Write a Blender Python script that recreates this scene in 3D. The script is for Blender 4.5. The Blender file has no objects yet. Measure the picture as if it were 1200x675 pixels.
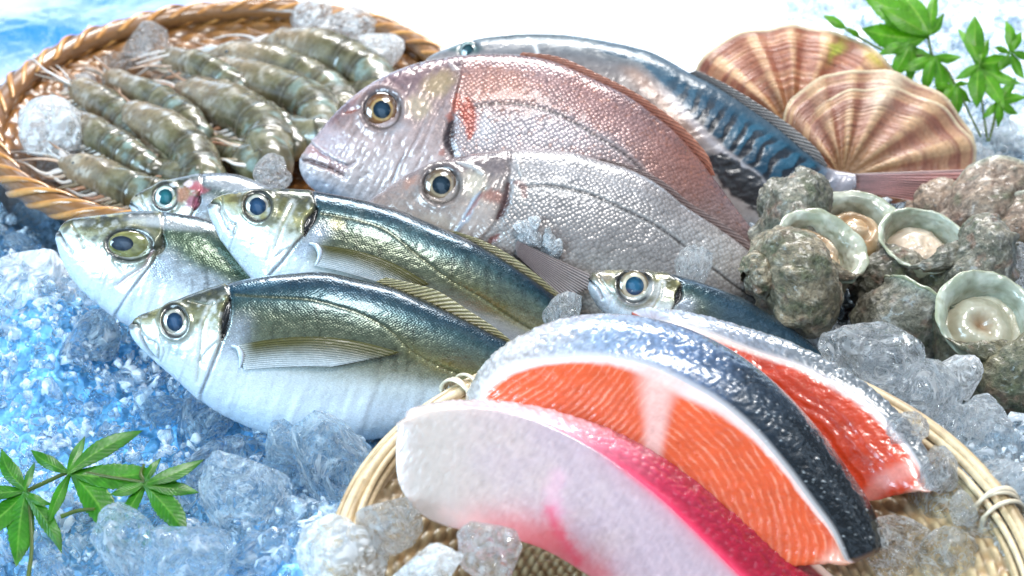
import bpy, bmesh, math, random
import numpy as np
from mathutils import Vector, Matrix, Euler
random.seed(7); RNG = np.random.default_rng(11)
sc = bpy.context.scene
COL = sc.collection
# ------------------------------------------------------------------ camera
PITCH = math.radians(35.0)
CAMP = np.array([0.0, -0.696, 0.54])
FW = np.array([0.0, math.cos(PITCH), -math.sin(PITCH)])
UP = np.array([0.0, math.sin(PITCH), math.cos(PITCH)])
RT = np.array([1.0, 0.0, 0.0])
K = 0.72 / 1200.0
def P(px, py, d):
    """point at photo position (px,py) and axial distance d from the lens"""
    px = np.asarray(px, float); py = np.asarray(py, float); d = np.asarray(d, float)
    x = (px - 600) * K * d; y = (337.5 - py) * K * d
    return CAMP + x[..., None] * RT + y[..., None] * UP + d[..., None] * FW
def Pg(px, py, z=0.0):
    y = (337.5 - py) * K
    d = (CAMP[2] - z) / (math.sin(PITCH) - math.cos(PITCH) * y)
    return P(px, py, d)
def proj(p):
    q = p - CAMP
    d = q @ FW
    return np.stack([600 + (q @ RT) / d / K, 337.5 - (q @ UP) / d / K], -1)
# ------------------------------------------------------------------ maths
def sstep(a, b, x):
    t = np.clip((np.asarray(x, float) - a) / (b - a), 0, 1); return t * t * (3 - 2 * t)
def mix(a, b, t):
    t = np.asarray(t)[..., None]; return np.asarray(a) * (1 - t) + np.asarray(b) * t
def stops(x, st):
    xs = [s[0] for s in st]
    return np.stack([np.interp(x, xs, [s[1][k] for s in st]) for k in range(3)], -1)
_perm = RNG.permutation(256); _perm = np.concatenate([_perm, _perm, _perm])
_val = RNG.random(256) * 2 - 1
def vnoise(p):
    p = np.asarray(p, float); i = np.floor(p).astype(int); f = p - i; f = f * f * (3 - 2 * f); i &= 255
    def h(a, b, c): return _val[_perm[_perm[_perm[(i[..., 0] + a) & 255] + ((i[..., 1] + b) & 255)] + ((i[..., 2] + c) & 255)]]
    x, y, z = f[..., 0], f[..., 1], f[..., 2]
    l = lambda a, b, t: a + (b - a) * t
    return l(l(l(h(0,0,0), h(1,0,0), x), l(h(0,1,0), h(1,1,0), x), y), l(l(h(0,0,1), h(1,0,1), x), l(h(0,1,1), h(1,1,1), x), y), z)
def fbm(p, o=4, g=0.5):
    p = np.asarray(p, float); r = 0; a = 1; t = 0
    for k in range(o):
        r = r + a * vnoise(p * 2.03 ** k + 17.3 * k); t += a; a *= g
    return r / t
def n2(Q, sx, sy=None, o=4, seed=0.0, g=0.5):
    sy = sx if sy is None else sy
    return fbm(np.stack([Q[..., 0] / sx, Q[..., 1] / sy, np.full(Q.shape[:-1], seed + 0.37)], -1), o, g)
def _h3(i, s):
    return (np.sin(i[..., 0] * 127.1 + i[..., 1] * 311.7 + i[..., 2] * 74.7 + s * 53.3) * 43758.5453) % 1.0
def worley(p):
    """F1, F2 and the nearest cell's random value"""
    p = np.asarray(p, float); i = np.floor(p); f1 = np.full(p.shape[:-1], 9.0); f2 = f1.copy(); cv = np.zeros(p.shape[:-1])
    for a in (-1, 0, 1):
        for b in (-1, 0, 1):
            for c in (-1, 0, 1):
                j = i + np.array([a, b, c])
                q = j + np.stack([_h3(j, 1), _h3(j, 2), _h3(j, 3)], -1)
                d = np.sqrt(((p - q) ** 2).sum(-1))
                n = d < f1
                f2 = np.where(n, f1, np.minimum(f2, d)); cv = np.where(n, _h3(j, 4), cv); f1 = np.where(n, d, f1)
    return f1, f2, cv
def crom(pts, t):
    """Catmull-Rom through pts (n,k) at parameters t in 0..1 (chord length)"""
    pts = np.asarray(pts, float); n = len(pts)
    ch = np.concatenate([[0], np.cumsum(np.sqrt(((pts[1:] - pts[:-1]) ** 2).sum(-1)) + 1e-9)]); ch /= ch[-1]
    return crom_at(pts, ch, t)
def crom_at(pts, ch, t):
    pts = np.asarray(pts, float); ch = np.asarray(ch, float); n = len(pts); t = np.asarray(t, float)
    m = np.zeros_like(pts)
    if n > 2:
        m[1:-1] = (pts[2:] - pts[:-2]) / (ch[2:] - ch[:-2])[:, None]
    m[0] = (pts[1] - pts[0]) / (ch[1] - ch[0]); m[-1] = (pts[-1] - pts[-2]) / (ch[-1] - ch[-2])
    k = np.clip(np.searchsorted(ch, t, side='right') - 1, 0, n - 2)
    h = ch[k + 1] - ch[k]; u = ((t - ch[k]) / h)[..., None]; h = h[..., None]
    return (2*u**3 - 3*u**2 + 1) * pts[k] + (u**3 - 2*u**2 + u) * h * m[k] + (-2*u**3 + 3*u**2) * pts[k + 1] + (u**3 - u**2) * h * m[k + 1]
def pdist(Q, poly, smooth=True):
    """distance of Q to a polyline and position along it"""
    poly = np.asarray(poly, float)
    if smooth and len(poly) > 2: poly = crom(poly, np.linspace(0, 1, 6 * len(poly)))
    best = np.full(Q.shape[:-1], 1e9); tt = np.zeros(Q.shape[:-1]); n = len(poly) - 1
    for k in range(n):
        a, b = poly[k], poly[k + 1]; ab = b - a
        u = np.clip(((Q - a) @ ab) / (ab @ ab + 1e-12), 0, 1)
        d = np.sqrt(((Q - a - u[..., None] * ab) ** 2).sum(-1))
        n_ = d < best; best = np.where(n_, d, best); tt = np.where(n_, (k + u) / n, tt)
    return best, tt
def ell(Q, c, rx, ry, ang=0):
    a = math.radians(ang); x = Q[..., 0] - c[0]; y = Q[..., 1] - c[1]
    return np.sqrt(((x * math.cos(a) + y * math.sin(a)) / rx) ** 2 + ((-x * math.sin(a) + y * math.cos(a)) / ry) ** 2)
# ------------------------------------------------------------------ objects
ORG = {}
def link_mesh(name, me, mat, parent=None, loc=None):
    o = bpy.data.objects.new(name, me); COL.objects.link(o)
    if mat is not None:
        for m in (mat if isinstance(mat, (list, tuple)) else [mat]): me.materials.append(m)
    if parent is not None: o.parent = parent
    ORG[o.name] = ORG[parent.name] if parent is not None else np.zeros(3)
    return o
def mesh(name, V, faces, mat, parent=None, attrs=None, uv=None, smooth=True, flat_idx=None, mi=None):
    V = np.asarray(V, float).reshape(-1, 3)
    if parent is not None: V = V - ORG[parent.name]
    me = bpy.data.meshes.new(name)
    if isinstance(faces, np.ndarray):
        n = len(faces); w = faces.shape[1]
        me.vertices.add(len(V)); me.vertices.foreach_set('co', V.astype(np.float32).ravel())
        me.loops.add(n * w); me.loops.foreach_set('vertex_index', faces.astype(np.int32).ravel())
        me.polygons.add(n); me.polygons.foreach_set('loop_start', (np.arange(n) * w).astype(np.int32))
        if smooth: me.polygons.foreach_set('use_smooth', np.ones(n, bool))
        me.update(calc_edges=True)
    else:
        me.from_pydata([tuple(v) for v in V], [], [tuple(int(i) for i in f) for f in faces])
        if smooth: me.polygons.foreach_set('use_smooth', np.ones(len(me.polygons), bool))
    if mi is not None: me.polygons.foreach_set('material_index', np.asarray(mi, np.int32))
    for k, a in (attrs or {}).items():
        a = np.asarray(a, np.float32)
        if a.ndim == 1: at = me.attributes.new(k, 'FLOAT', 'POINT'); at.data.foreach_set('value', a)
        else:
            at = me.attributes.new(k, 'FLOAT_COLOR', 'POINT')
            at.data.foreach_set('color', np.concatenate([np.clip(a, 0, 1), np.ones((len(a), 1), np.float32)], -1).ravel())
    if uv is not None:
        li = np.zeros(len(me.loops), np.int32); me.loops.foreach_get('vertex_index', li)
        l = me.uv_layers.new(name='uv'); l.data.foreach_set('uv', np.asarray(uv, np.float32)[li].ravel())
    me.validate(clean_customdata=False); me.update()
    return link_mesh(name, me, mat, parent)
def gfaces(R, C, wr=False, wc=False, off=0, flip=False):
    i = np.arange(R if wr else R - 1)[:, None]; j = np.arange(C if wc else C - 1)[None, :]
    a = i * C + j; b = i * C + (j + 1) % C; c = ((i + 1) % R) * C + (j + 1) % C; d = ((i + 1) % R) * C + j
    f = np.stack([a, b, c, d], -1).reshape(-1, 4) + off
    return f[:, ::-1].copy() if flip else f
def gnormals(V, wc=False):
    du = np.gradient(V, axis=0)
    dv = (np.roll(V, -1, 1) - np.roll(V, 1, 1)) if wc else np.gradient(V, axis=1)
    n = np.cross(du, dv); return n / (np.linalg.norm(n, axis=-1, keepdims=True) + 1e-12)
def thing(name, loc, label, cat, group=None):
    o = bpy.data.objects.new(name, None); COL.objects.link(o); o.location = loc
    o.empty_display_size = 0.02
    ORG[o.name] = np.array(loc, float); tag(o, label, cat, group); return o
def tag(o, label=None, cat=None, group=None, kind=None):
    if label: o['label'] = label
    if cat: o['category'] = cat
    if group: o['group'] = group
    if kind: o['kind'] = kind
    return o
def tube_arrays(path, rad, n=8, ref=None, flat=1.0, closed=False):
    """vertices (R,n,3) swept along path (R,3)"""
    path = np.asarray(path, float); rad = np.broadcast_to(np.asarray(rad, float), (len(path),))
    t = np.gradient(path, axis=0)
    if closed: t = np.roll(path, -1, 0) - np.roll(path, 1, 0)
    t /= np.linalg.norm(t, axis=-1, keepdims=True) + 1e-12
    ref = np.array([0.0, 0.0, 1.0]) if ref is None else np.asarray(ref, float)
    a = np.cross(t, ref); a /= np.linalg.norm(a, axis=-1, keepdims=True) + 1e-9
    b = np.cross(a, t)
    th = np.linspace(0, 2 * np.pi, n, endpoint=False)
    return path[:, None] + rad[:, None, None] * (a[:, None] * np.cos(th)[None, :, None] + flat * b[:, None] * np.sin(th)[None, :, None])
class Acc:
    """collects several grids into ONE mesh"""
    def __init__(s): s.v = []; s.f = []; s.c = []; s.n = 0
    def grid(s, V, col=None, wr=False, wc=False, caps=False):
        R, C = V.shape[:2]; s.f.append(gfaces(R, C, wr, wc, s.n)); s.v.append(V.reshape(-1, 3))
        if caps:
            for r in (0, R - 1):
                m = V[r].mean(0); i0 = s.n + r * C; s.v.append(m[None]); k = s.n + R * C + (0 if r == 0 else 1)
                j = np.arange(C); s.f.append(np.stack([i0 + j, i0 + (j + 1) % C, np.full(C, k), np.full(C, k)], -1))
        n = R * C + (2 if caps else 0)
        c = np.full((n, 3), 0.5) if col is None else (np.broadcast_to(np.asarray(col, float), (n, 3)) if np.ndim(col) == 1 else np.concatenate([np.asarray(col).reshape(-1, 3), np.repeat(np.asarray(col).reshape(-1, 3)[-1:], n - R * C, 0)]))
        s.c.append(c); s.n += n
    def build(s, name, mat, parent=None, smooth=True):
        F = np.concatenate(s.f); tri = F[:, 2] == F[:, 3]
        fl = F[~tri]; V = np.concatenate(s.v); c = np.concatenate(s.c)
        if tri.any(): return mesh(name, V, [tuple(x) for x in fl] + [tuple(x[:3]) for x in F[tri]], mat, parent, {'col': c}, smooth=smooth)
        return mesh(name, V, fl, mat, parent, {'col': c}, smooth=smooth)
# ------------------------------------------------------------------ material helper
class NT:
    def __init__(s, name):
        s.m = bpy.data.materials.new(name); s.m.use_nodes = True; s.t = s.m.node_tree; s.t.nodes.clear()
        s.out = s.t.nodes.new('ShaderNodeOutputMaterial')
    def n(s, typ, **kw):
        x = s.t.nodes.new('ShaderNode' + typ)
        for k, v in kw.items():
            if k in x.inputs: s.set(x.inputs[k], v)
            else: setattr(x, k, v)
        return x
    def set(s, inp, v):
        if isinstance(v, bpy.types.NodeSocket): s.t.links.new(v, inp)
        elif isinstance(v, bpy.types.Node): s.t.links.new(v.outputs[0], inp)
        else: inp.default_value = v
    def math(s, op, a, b=None, c=None, clamp=False):
        x = s.t.nodes.new('ShaderNodeMath'); x.operation = op; x.use_clamp = clamp
        for k, v in enumerate((a, b, c)):
            if v is not None: s.set(x.inputs[k], v)
        return x.outputs[0]
    def mixc(s, f, a, b, typ='MIX'):
        x = s.t.nodes.new('ShaderNodeMix'); x.data_type = 'RGBA'; x.blend_type = typ
        s.set(x.inputs[0], f); s.set(x.inputs[6], a); s.set(x.inputs[7], b); return x.outputs[2]
    def attr(s, name): return s.n('Attribute', attribute_name=name)
    def coord(s, which='Object'): return s.n('TexCoord').outputs[which]
    def scaled(s, vec, sx, sy=None, sz=None, rot=(0, 0, 0)):
        m = s.n('Mapping'); s.set(m.inputs['Vector'], vec)
        m.inputs['Scale'].default_value = (sx, sx if sy is None else sy, sx if sz is None else sz); m.inputs['Rotation'].default_value = rot
        return m.outputs[0]
    def noise(s, vec, scale, detail=3, rough=0.5, dist=0.0):
        x = s.n('TexNoise'); s.set(x.inputs['Vector'], vec); x.inputs['Scale'].default_value = scale
        x.inputs['Detail'].default_value = detail; x.inputs['Roughness'].default_value = rough; x.inputs['Distortion'].default_value = dist
        return x.outputs['Fac']
    def ramp(s, f, st):
        x = s.n('ValToRGB'); s.set(x.inputs[0], f); e = x.color_ramp.elements
        while len(e) < len(st): e.new(0.5)
        for k, (p, c) in enumerate(st):
            e[k].position = p; e[k].color = (c, c, c, 1) if np.isscalar(c) else (*c, 1)
        return x.outputs[0]
    def bump(s, h, strength, dist, nrm=None):
        x = s.n('Bump'); s.set(x.inputs['Height'], h); x.inputs['Strength'].default_value = strength; x.inputs['Distance'].default_value = dist
        if nrm is not None: s.set(x.inputs['Normal'], nrm)
        return x.outputs[0]
    def pbsdf(s, **kw):
        x = s.n('BsdfPrincipled')
        for k, v in kw.items(): s.set(x.inputs[k.replace('_', ' ')], v)
        return x
    def done(s, sh):
        s.t.links.new(sh.outputs[0] if isinstance(sh, bpy.types.Node) else sh, s.out.inputs[0]); return s.m
# ================================================================== materials
def m_fish(name, cells=0, aniso=1.0, rough=0.30, metal=0.35, wet=0.6, bump=0.35, tint=0.12):
    """wet skin: pigment from the 'col' attribute, scale pattern in the fish's own uv (centimetres)"""
    t = NT(name); uv = t.coord('UV'); ob = t.coord('Object')
    col = t.attr('col').outputs['Color']; met = t.attr('met').outputs['Fac']
    n1 = t.noise(ob, 420, 4, 0.6)
    n2_ = t.noise(t.scaled(uv, 9, 22), 1.0, 4, 0.65, 0.6)
    col = t.mixc(tint, col, t.mixc(1.0, col, t.ramp(n2_, [(0.3, 0.25), (0.7, 1.0)]), 'MULTIPLY'))
    nrm = t.bump(n1, 0.25, 0.0006)
    if cells:
        v = t.n('TexVoronoi'); t.set(v.inputs['Vector'], t.scaled(uv, cells * aniso, cells, 1, (0, 0, math.radians(45)))); v.voronoi_dimensions = '2D'
        v.inputs['Scale'].default_value = 1.0; v.inputs['Randomness'].default_value = 0.55
        sm = t.attr('scl').outputs['Fac']
        h = t.math('MULTIPLY', t.math('POWER', v.outputs['Distance'], 1.5), sm)
        nrm = t.bump(h, bump, 0.0022, nrm)
        col = t.mixc(t.math('MULTIPLY', sm, 0.45), col, t.mixc(1.0, col, t.ramp(v.outputs['Distance'], [(0.15, 1.0), (0.75, 0.3)]), 'MULTIPLY'))
        rnd = t.n('SeparateColor'); t.set(rnd.inputs[0], v.outputs['Color'])
        col = t.mixc(t.math('MULTIPLY', sm, 0.30), col, t.mixc(1.0, col, t.ramp(rnd.outputs[0], [(0.0, 0.35), (1.0, 1.0)]), 'MULTIPLY'))
    else:
        nrm = t.bump(t.noise(t.scaled(uv, 14, 20), 1.0, 3, 0.6, 0.8), bump, 0.0012, nrm)
    # beads of water
    dv = t.n('TexVoronoi'); t.set(dv.inputs['Vector'], ob); dv.inputs['Scale'].default_value = 150
    dr = t.ramp(dv.outputs['Distance'], [(0.0, 1.0), (0.22, 0.0)])
    nrm = t.bump(t.math('MULTIPLY', dr, t.ramp(t.noise(ob, 40, 2), [(0.55, 0.0), (0.65, 1.0)])), 0.25, 0.0008, nrm)
    r = t.math('ADD', t.math('MULTIPLY', t.noise(ob, 160, 3), 0.22), rough - 0.11)
    b = t.pbsdf(Base_Color=col, Metallic=t.math('MULTIPLY', met, metal), Roughness=r, Normal=nrm, Coat_Weight=wet, Coat_Roughness=0.08, Coat_IOR=1.35)
    b.inputs['Specular IOR Level'].default_value = 0.6
    return t.done(b)
def m_attr(name, rough=0.4, coat=0.0, sss=0.0, sssr=0.004, nscale=300, bstr=0.2, bdist=0.001, metal=0.0, trans=0.0, noise_mul=0.0, spec=0.5, crough=0.1):
    t = NT(name); ob = t.coord('Object'); col = t.attr('col').outputs['Color']
    n = t.noise(ob, nscale, 5, 0.6)
    if noise_mul: col = t.mixc(noise_mul, col, t.mixc(1.0, col, t.ramp(n, [(0.3, 0.15), (0.7, 1.0)]), 'MULTIPLY'))
    b = t.pbsdf(Base_Color=col, Roughness=rough, Metallic=metal, Normal=t.bump(n, bstr, bdist), Coat_Weight=coat, Coat_Roughness=crough)
    b.inputs['Specular IOR Level'].default_value = spec
    if sss:
        b.inputs['Subsurface Weight'].default_value = sss; b.inputs['Subsurface Radius'].default_value = (1.0, 0.6, 0.45); b.inputs['Subsurface Scale'].default_value = sssr
    if trans:
        tr = t.n('BsdfTranslucent'); t.set(tr.inputs['Color'], col)
        mx = t.n('MixShader'); mx.inputs[0].default_value = trans; t.t.links.new(b.outputs[0], mx.inputs[1]); t.t.links.new(tr.outputs[0], mx.inputs[2])
        return t.done(mx)
    return t.done(b)
def m_ice(name, tint=(0.95, 0.98, 1.0), frost=0.25, rough=0.04, bscale=170, bstr=0.5, frostcol=(0.82, 0.9, 0.97), lo=0.48, hi=0.72, bd=0.0018, fs=75, clear=.38, vein=0.0):
    """clear ice with cloudy white patches inside"""
    t = NT(name); ob = t.coord('Object')
    nrm = t.bump(t.noise(ob, bscale, 1.2, 0.45, 0.6), bstr, bd)
    g = t.pbsdf(Base_Color=(*tint, 1), Roughness=rough, IOR=1.31, Transmission_Weight=1.0, Normal=nrm)
    d = t.pbsdf(Base_Color=(*frostcol, 1), Roughness=0.25, Normal=nrm, Coat_Weight=0.5, Coat_Roughness=0.05)
    tr = t.n('BsdfTranslucent'); tr.inputs['Color'].default_value = (*frostcol, 1)
    m1 = t.n('MixShader'); m1.inputs[0].default_value = 0.5; t.t.links.new(d.outputs[0], m1.inputs[1]); t.t.links.new(tr.outputs[0], m1.inputs[2])
    f = t.math('MULTIPLY', t.ramp(t.noise(ob, fs, 4, 0.6, 1.4), [(lo, 0.0), (hi, 1.0)]), frost * 2.0, clamp=True)
    if vein:    # white hairline cracks at two sizes
        for vs, wd in ((1.3, .055), (3.0, .045)):
            q = t.math('ABSOLUTE', t.math('SUBTRACT', t.noise(ob, vs, 2, 0.55, 1.6), 0.5))
            f = t.math('MAXIMUM', f, t.math('MULTIPLY', t.ramp(q, [(0.0, 1.0), (wd, 0.0)]), vein))
    m2 = t.n('MixShader'); t.set(m2.inputs[0], f); tp = t.n('BsdfTransparent'); tp.inputs[0].default_value = (*tint, 1); m3 = t.n('MixShader'); m3.inputs[0].default_value = clear; t.t.links.new(g.outputs[0], m3.inputs[1]); t.t.links.new(tp.outputs[0], m3.inputs[2])
    t.t.links.new(m3.outputs[0], m2.inputs[1]); t.t.links.new(m1.outputs[0], m2.inputs[2])
    return t.done(m2)
def m_bed():
    """packed ice under everything: pigment of the tray and the ice comes from 'col'"""
    t = NT('packed_ice'); ob = t.coord('Object'); col = t.attr('col').outputs['Color']
    nw = t.attr('near').outputs['Fac']
    v = t.n('TexVoronoi'); t.set(v.inputs['Vector'], ob); v.inputs['Scale'].default_value = 190
    v2 = t.n('TexVoronoi'); t.set(v2.inputs['Vector'], ob); v2.inputs['Scale'].default_value = 75
    h = t.math('ADD', t.math('MULTIPLY', v2.outputs['Distance'], 1.0), t.math('MULTIPLY', v.outputs['Distance'], 0.5))
    rn = t.n('SeparateColor'); t.set(rn.inputs[0], v.outputs['Color'])
    col = t.mixc(t.math('MULTIPLY', nw, .5), col, t.mixc(1.0, col, t.ramp(rn.outputs[0], [(0.0, 0.35), (0.8, 1.0)]), 'MULTIPLY'))
    h = t.math('MULTIPLY', h, nw)
    nrm = t.bump(h, 0.9, 0.006, t.bump(t.noise(ob, 300, 3), 0.4, 0.002))
    b = t.pbsdf(Base_Color=col, Roughness=0.22, Normal=nrm, Coat_Weight=0.8, Coat_Roughness=0.04, Coat_IOR=1.31)
    b.inputs['Subsurface Weight'].default_value = 0.0
    return t.done(b)
def m_leaf(name):
    t = NT(name); ob = t.coord('Object'); col = t.attr('col').outputs['Color']
    n = t.noise(ob, 250, 4)
    col = t.mixc(0.4, col, t.mixc(1.0, col, t.ramp(n, [(0.3, 0.3), (0.7, 1.0)]), 'MULTIPLY'))
    nrm = t.bump(n, 0.3, 0.0008)
    b = t.pbsdf(Base_Color=col, Roughness=0.38, Normal=nrm, Coat_Weight=0.2, Coat_Roughness=0.15)
    tr = t.n('BsdfTranslucent'); t.set(tr.inputs['Color'], t.mixc(0.6, col, (0.30, 0.62, 0.01, 1)))
    mx = t.n('MixShader'); mx.inputs[0].default_value = 0.5; t.t.links.new(b.outputs[0], mx.inputs[1]); t.t.links.new(tr.outputs[0], mx.inputs[2])
    return t.done(mx)
M = {}
M['aji'] = m_fish('horse_mackerel_skin', 8.5, 0.8, rough=0.25, metal=0.75, wet=0.5, bump=0.10, tint=0.5)
M['bream'] = m_fish('sea_bream_skin', 4.3, 0.9, rough=0.27, metal=0.45, wet=0.5, bump=0.27, tint=0.3)
M['saba'] = m_fish('mackerel_skin', 0, rough=0.30, metal=0.12, wet=0.22, bump=0.06, tint=0.2)
M['eye'] = m_attr('fish_eye', rough=0.12, coat=1.0, crough=0.03, nscale=900, bstr=0.05, bdist=0.0003)
M['pupil'] = m_attr('fish_pupil', rough=0.06, coat=1.0, crough=0.02, bstr=0.0)
M['fin'] = m_attr('fin_membrane', rough=0.3, coat=0.4, trans=0.3, nscale=700, bstr=0.15, bdist=0.0005, noise_mul=0.3)
M['salmon'] = m_attr('salmon_flesh_and_skin', rough=0.24, coat=0.6, crough=0.1, sss=0.25, sssr=0.003, nscale=750, bstr=0.18, bdist=0.0009)
M['white'] = m_attr('white_fish_flesh', rough=0.22, coat=0.6, crough=0.08, sss=0.4, sssr=0.005, nscale=1300, bstr=0.22, bdist=0.0006)
M['bamboo'] = m_attr('bamboo', rough=0.42, coat=0.15, nscale=260, bstr=0.35, bdist=0.0008, noise_mul=0.35)
M['rattan'] = m_attr('amber_rattan', rough=0.3, coat=0.5, nscale=160, bstr=0.3, bdist=0.001, noise_mul=0.35)
M['shrimp'] = m_attr('shrimp_shell', rough=0.25, coat=0.6, crough=0.1, sss=0.2, sssr=0.004, nscale=420, bstr=0.35, bdist=0.001, noise_mul=0.35)
M['scallop'] = m_attr('scallop_shell', rough=0.48, coat=0.12, nscale=330, bstr=0.5, bdist=0.0015, noise_mul=0.4)
M['turban'] = m_attr('turban_shell', rough=0.5, coat=0.3, crough=0.12, nscale=330, bstr=1.0, bdist=0.003, noise_mul=0.85)
M['nacre'] = m_attr('turban_flesh', rough=0.25, coat=0.6, sss=0.2, sssr=0.003, nscale=260, bstr=0.25, bdist=0.001, noise_mul=0.2)
M['leaf'] = m_leaf('maple_leaf')
M['ice'] = m_ice('clear_ice', frost=0.26, bscale=1.6, bstr=0.8, bd=0.24, fs=1.5, lo=.54, hi=.62, rough=.0, clear=.36, vein=.55, frostcol=(.92,.95,.98))
M['ice_frost'] = m_ice('frosty_ice', frost=0.5, lo=0.40, hi=0.54, rough=0.02, vein=.6, bscale=3.0, bd=.14, fs=2.2, frostcol=(.94,.96,.98), clear=.25)
M['ice_blue'] = m_ice('blue_reflection_ice', tint=(.82,.93,1.0), frost=0.36, bscale=1.6, bstr=0.8, bd=0.24, fs=1.5, lo=.54, hi=.62, rough=.0, clear=.36, vein=.50, frostcol=(.88,.95,1.0))  # blue reflected from the tray is put into the tint
M['chips'] = m_ice('ice_chips', frost=0.62, rough=0.02, bscale=300, bstr=0.25, clear=.30, lo=0.50, hi=0.62, tint=(0.9, 0.96, 1.0), frostcol=(.86,.93,.99))
M['bed'] = m_bed()
# ================================================================== fish
NF, NB = 150, 34
TH = np.concatenate([np.linspace(0, np.pi, NF, endpoint=False), np.linspace(np.pi, 2 * np.pi, NB, endpoint=False)])
class Fish: pass
def fish(name, label, cat, group, top, bot, d0, ky, px0, W, mat, paint, ns=300, dens=1.5, round_=0.9, kyy=0.0, uvs=100.0):
    """body lofted between the back line and the belly line; W = (station, half thickness in metres)"""
    F = Fish()
    s = np.linspace(0, 1, ns) ** dens
    T = crom(top, s); B = crom(bot, s)
    c = np.cos(TH); h = (1 + c) / 2; sn = np.sin(TH)
    wprof = np.sign(sn) * np.abs(sn) ** round_
    Q = B[:, None] * (1 - h)[None, :, None] + T[:, None] * h[None, :, None]
    F.dfun = lambda px, py: d0 + ky * (px - px0) + kyy * (py - 337.5)
    base = P(Q[..., 0], Q[..., 1], F.dfun(Q[..., 0], Q[..., 1]))
    a = P(px0, 337.5, F.dfun(px0, 337.5)); u = P(px0 + 50, 337.5, F.dfun(px0 + 50, 337.5)) - a; v = P(px0, 287.5, F.dfun(px0, 287.5)) - a
    n = np.cross(u, v); n /= np.linalg.norm(n)
    if n @ FW > 0: n = -n
    F.n = n
    w = np.interp(s, [x[0] for x in W], [x[1] for x in W])
    w = crom_at(np.array([[x[1]] for x in W]), np.array([x[0] for x in W]), s)[:, 0]
    front = base + n * (np.abs(wprof)[None, :, None] * w[:, None, None])
    V = base + n * (wprof[None, :, None] * w[:, None, None])
    Qf = proj(front)
    G = dict(Q=Qf, s=np.broadcast_to(s[:, None], Qf.shape[:2]), c=np.broadcast_to(c[None], Qf.shape[:2]), h=np.broadcast_to(h[None], Qf.shape[:2]), rim=np.abs(sn)[None] * np.ones((ns, 1)))
    col, met, scl, disp = paint(G)
    nr = gnormals(V, wc=True)
    ctr = base.mean(1, keepdims=True)
    if ((nr * (V - ctr)).sum(-1)).mean() < 0: nr = -nr
    edge = np.minimum(1, np.abs(sn) * 4)[None]
    V = V + nr * (disp * edge)[..., None]
    F.front = V[:, :NF].reshape(-1, 3); F.fq = proj(F.front); F.n = n
    # uv in centimetres
    L = np.concatenate([[0], np.cumsum(np.linalg.norm(np.diff(base.mean(1), axis=0), axis=-1))]) * uvs
    hh = np.linalg.norm(T - B, axis=-1) * K * d0 * uvs
    uv = np.stack([np.broadcast_to(L[:, None], Qf.shape[:2]), (h[None] - 0.5) * hh[:, None]], -1)
    acc_v = V.reshape(-1, 3); m = len(TH)
    faces = gfaces(ns, m, wc=True)
    loc = V.reshape(-1, 3).min(0); ctr = V.mean((0, 1)); loc = np.array([ctr[0], ctr[1], loc[2]])
    root = thing(name, loc, label, cat, group)
    c0, c1 = V[0].mean(0), V[-1].mean(0)
    k = ns * m; j = np.arange(m)
    # caps as slivers of quads folded on the centre vertex
    acc_v = np.concatenate([acc_v, c0[None], c1[None]])
    ce = np.concatenate([np.stack([np.full(m // 2, k), j[0::2], (j[0::2] + 1) % m, (j[0::2] + 2) % m], -1),
                         np.stack([np.full(m // 2, k + 1), (ns - 1) * m + (j[0::2] + 2) % m, (ns - 1) * m + (j[0::2] + 1) % m, (ns - 1) * m + j[0::2]], -1)])
    faces = np.concatenate([faces, ce])
    ext = lambda a: np.concatenate([a.reshape(ns * m, -1), a[0].reshape(m, -1).mean(0)[None], a[-1].reshape(m, -1).mean(0)[None]])
    F.root = root
    F.body = mesh('body', acc_v, faces[:, ::-1].copy(), mat, root, {'col': ext(col), 'met': ext(met)[:, 0], 'scl': ext(scl)[:, 0]}, uv=ext(uv))
    F.d0 = d0
    return F
def surf(F, q):
    """front surface points of a fish at photo positions q (n,2)"""
    q = np.asarray(q, float).reshape(-1, 2); out = []
    for x in q:
        i = ((F.fq - x) ** 2).sum(-1).argmin(); out.append(F.front[i])
    out = np.array(out)
    d = (out - CAMP) @ FW
    return P(q[:, 0], q[:, 1], d)
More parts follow.
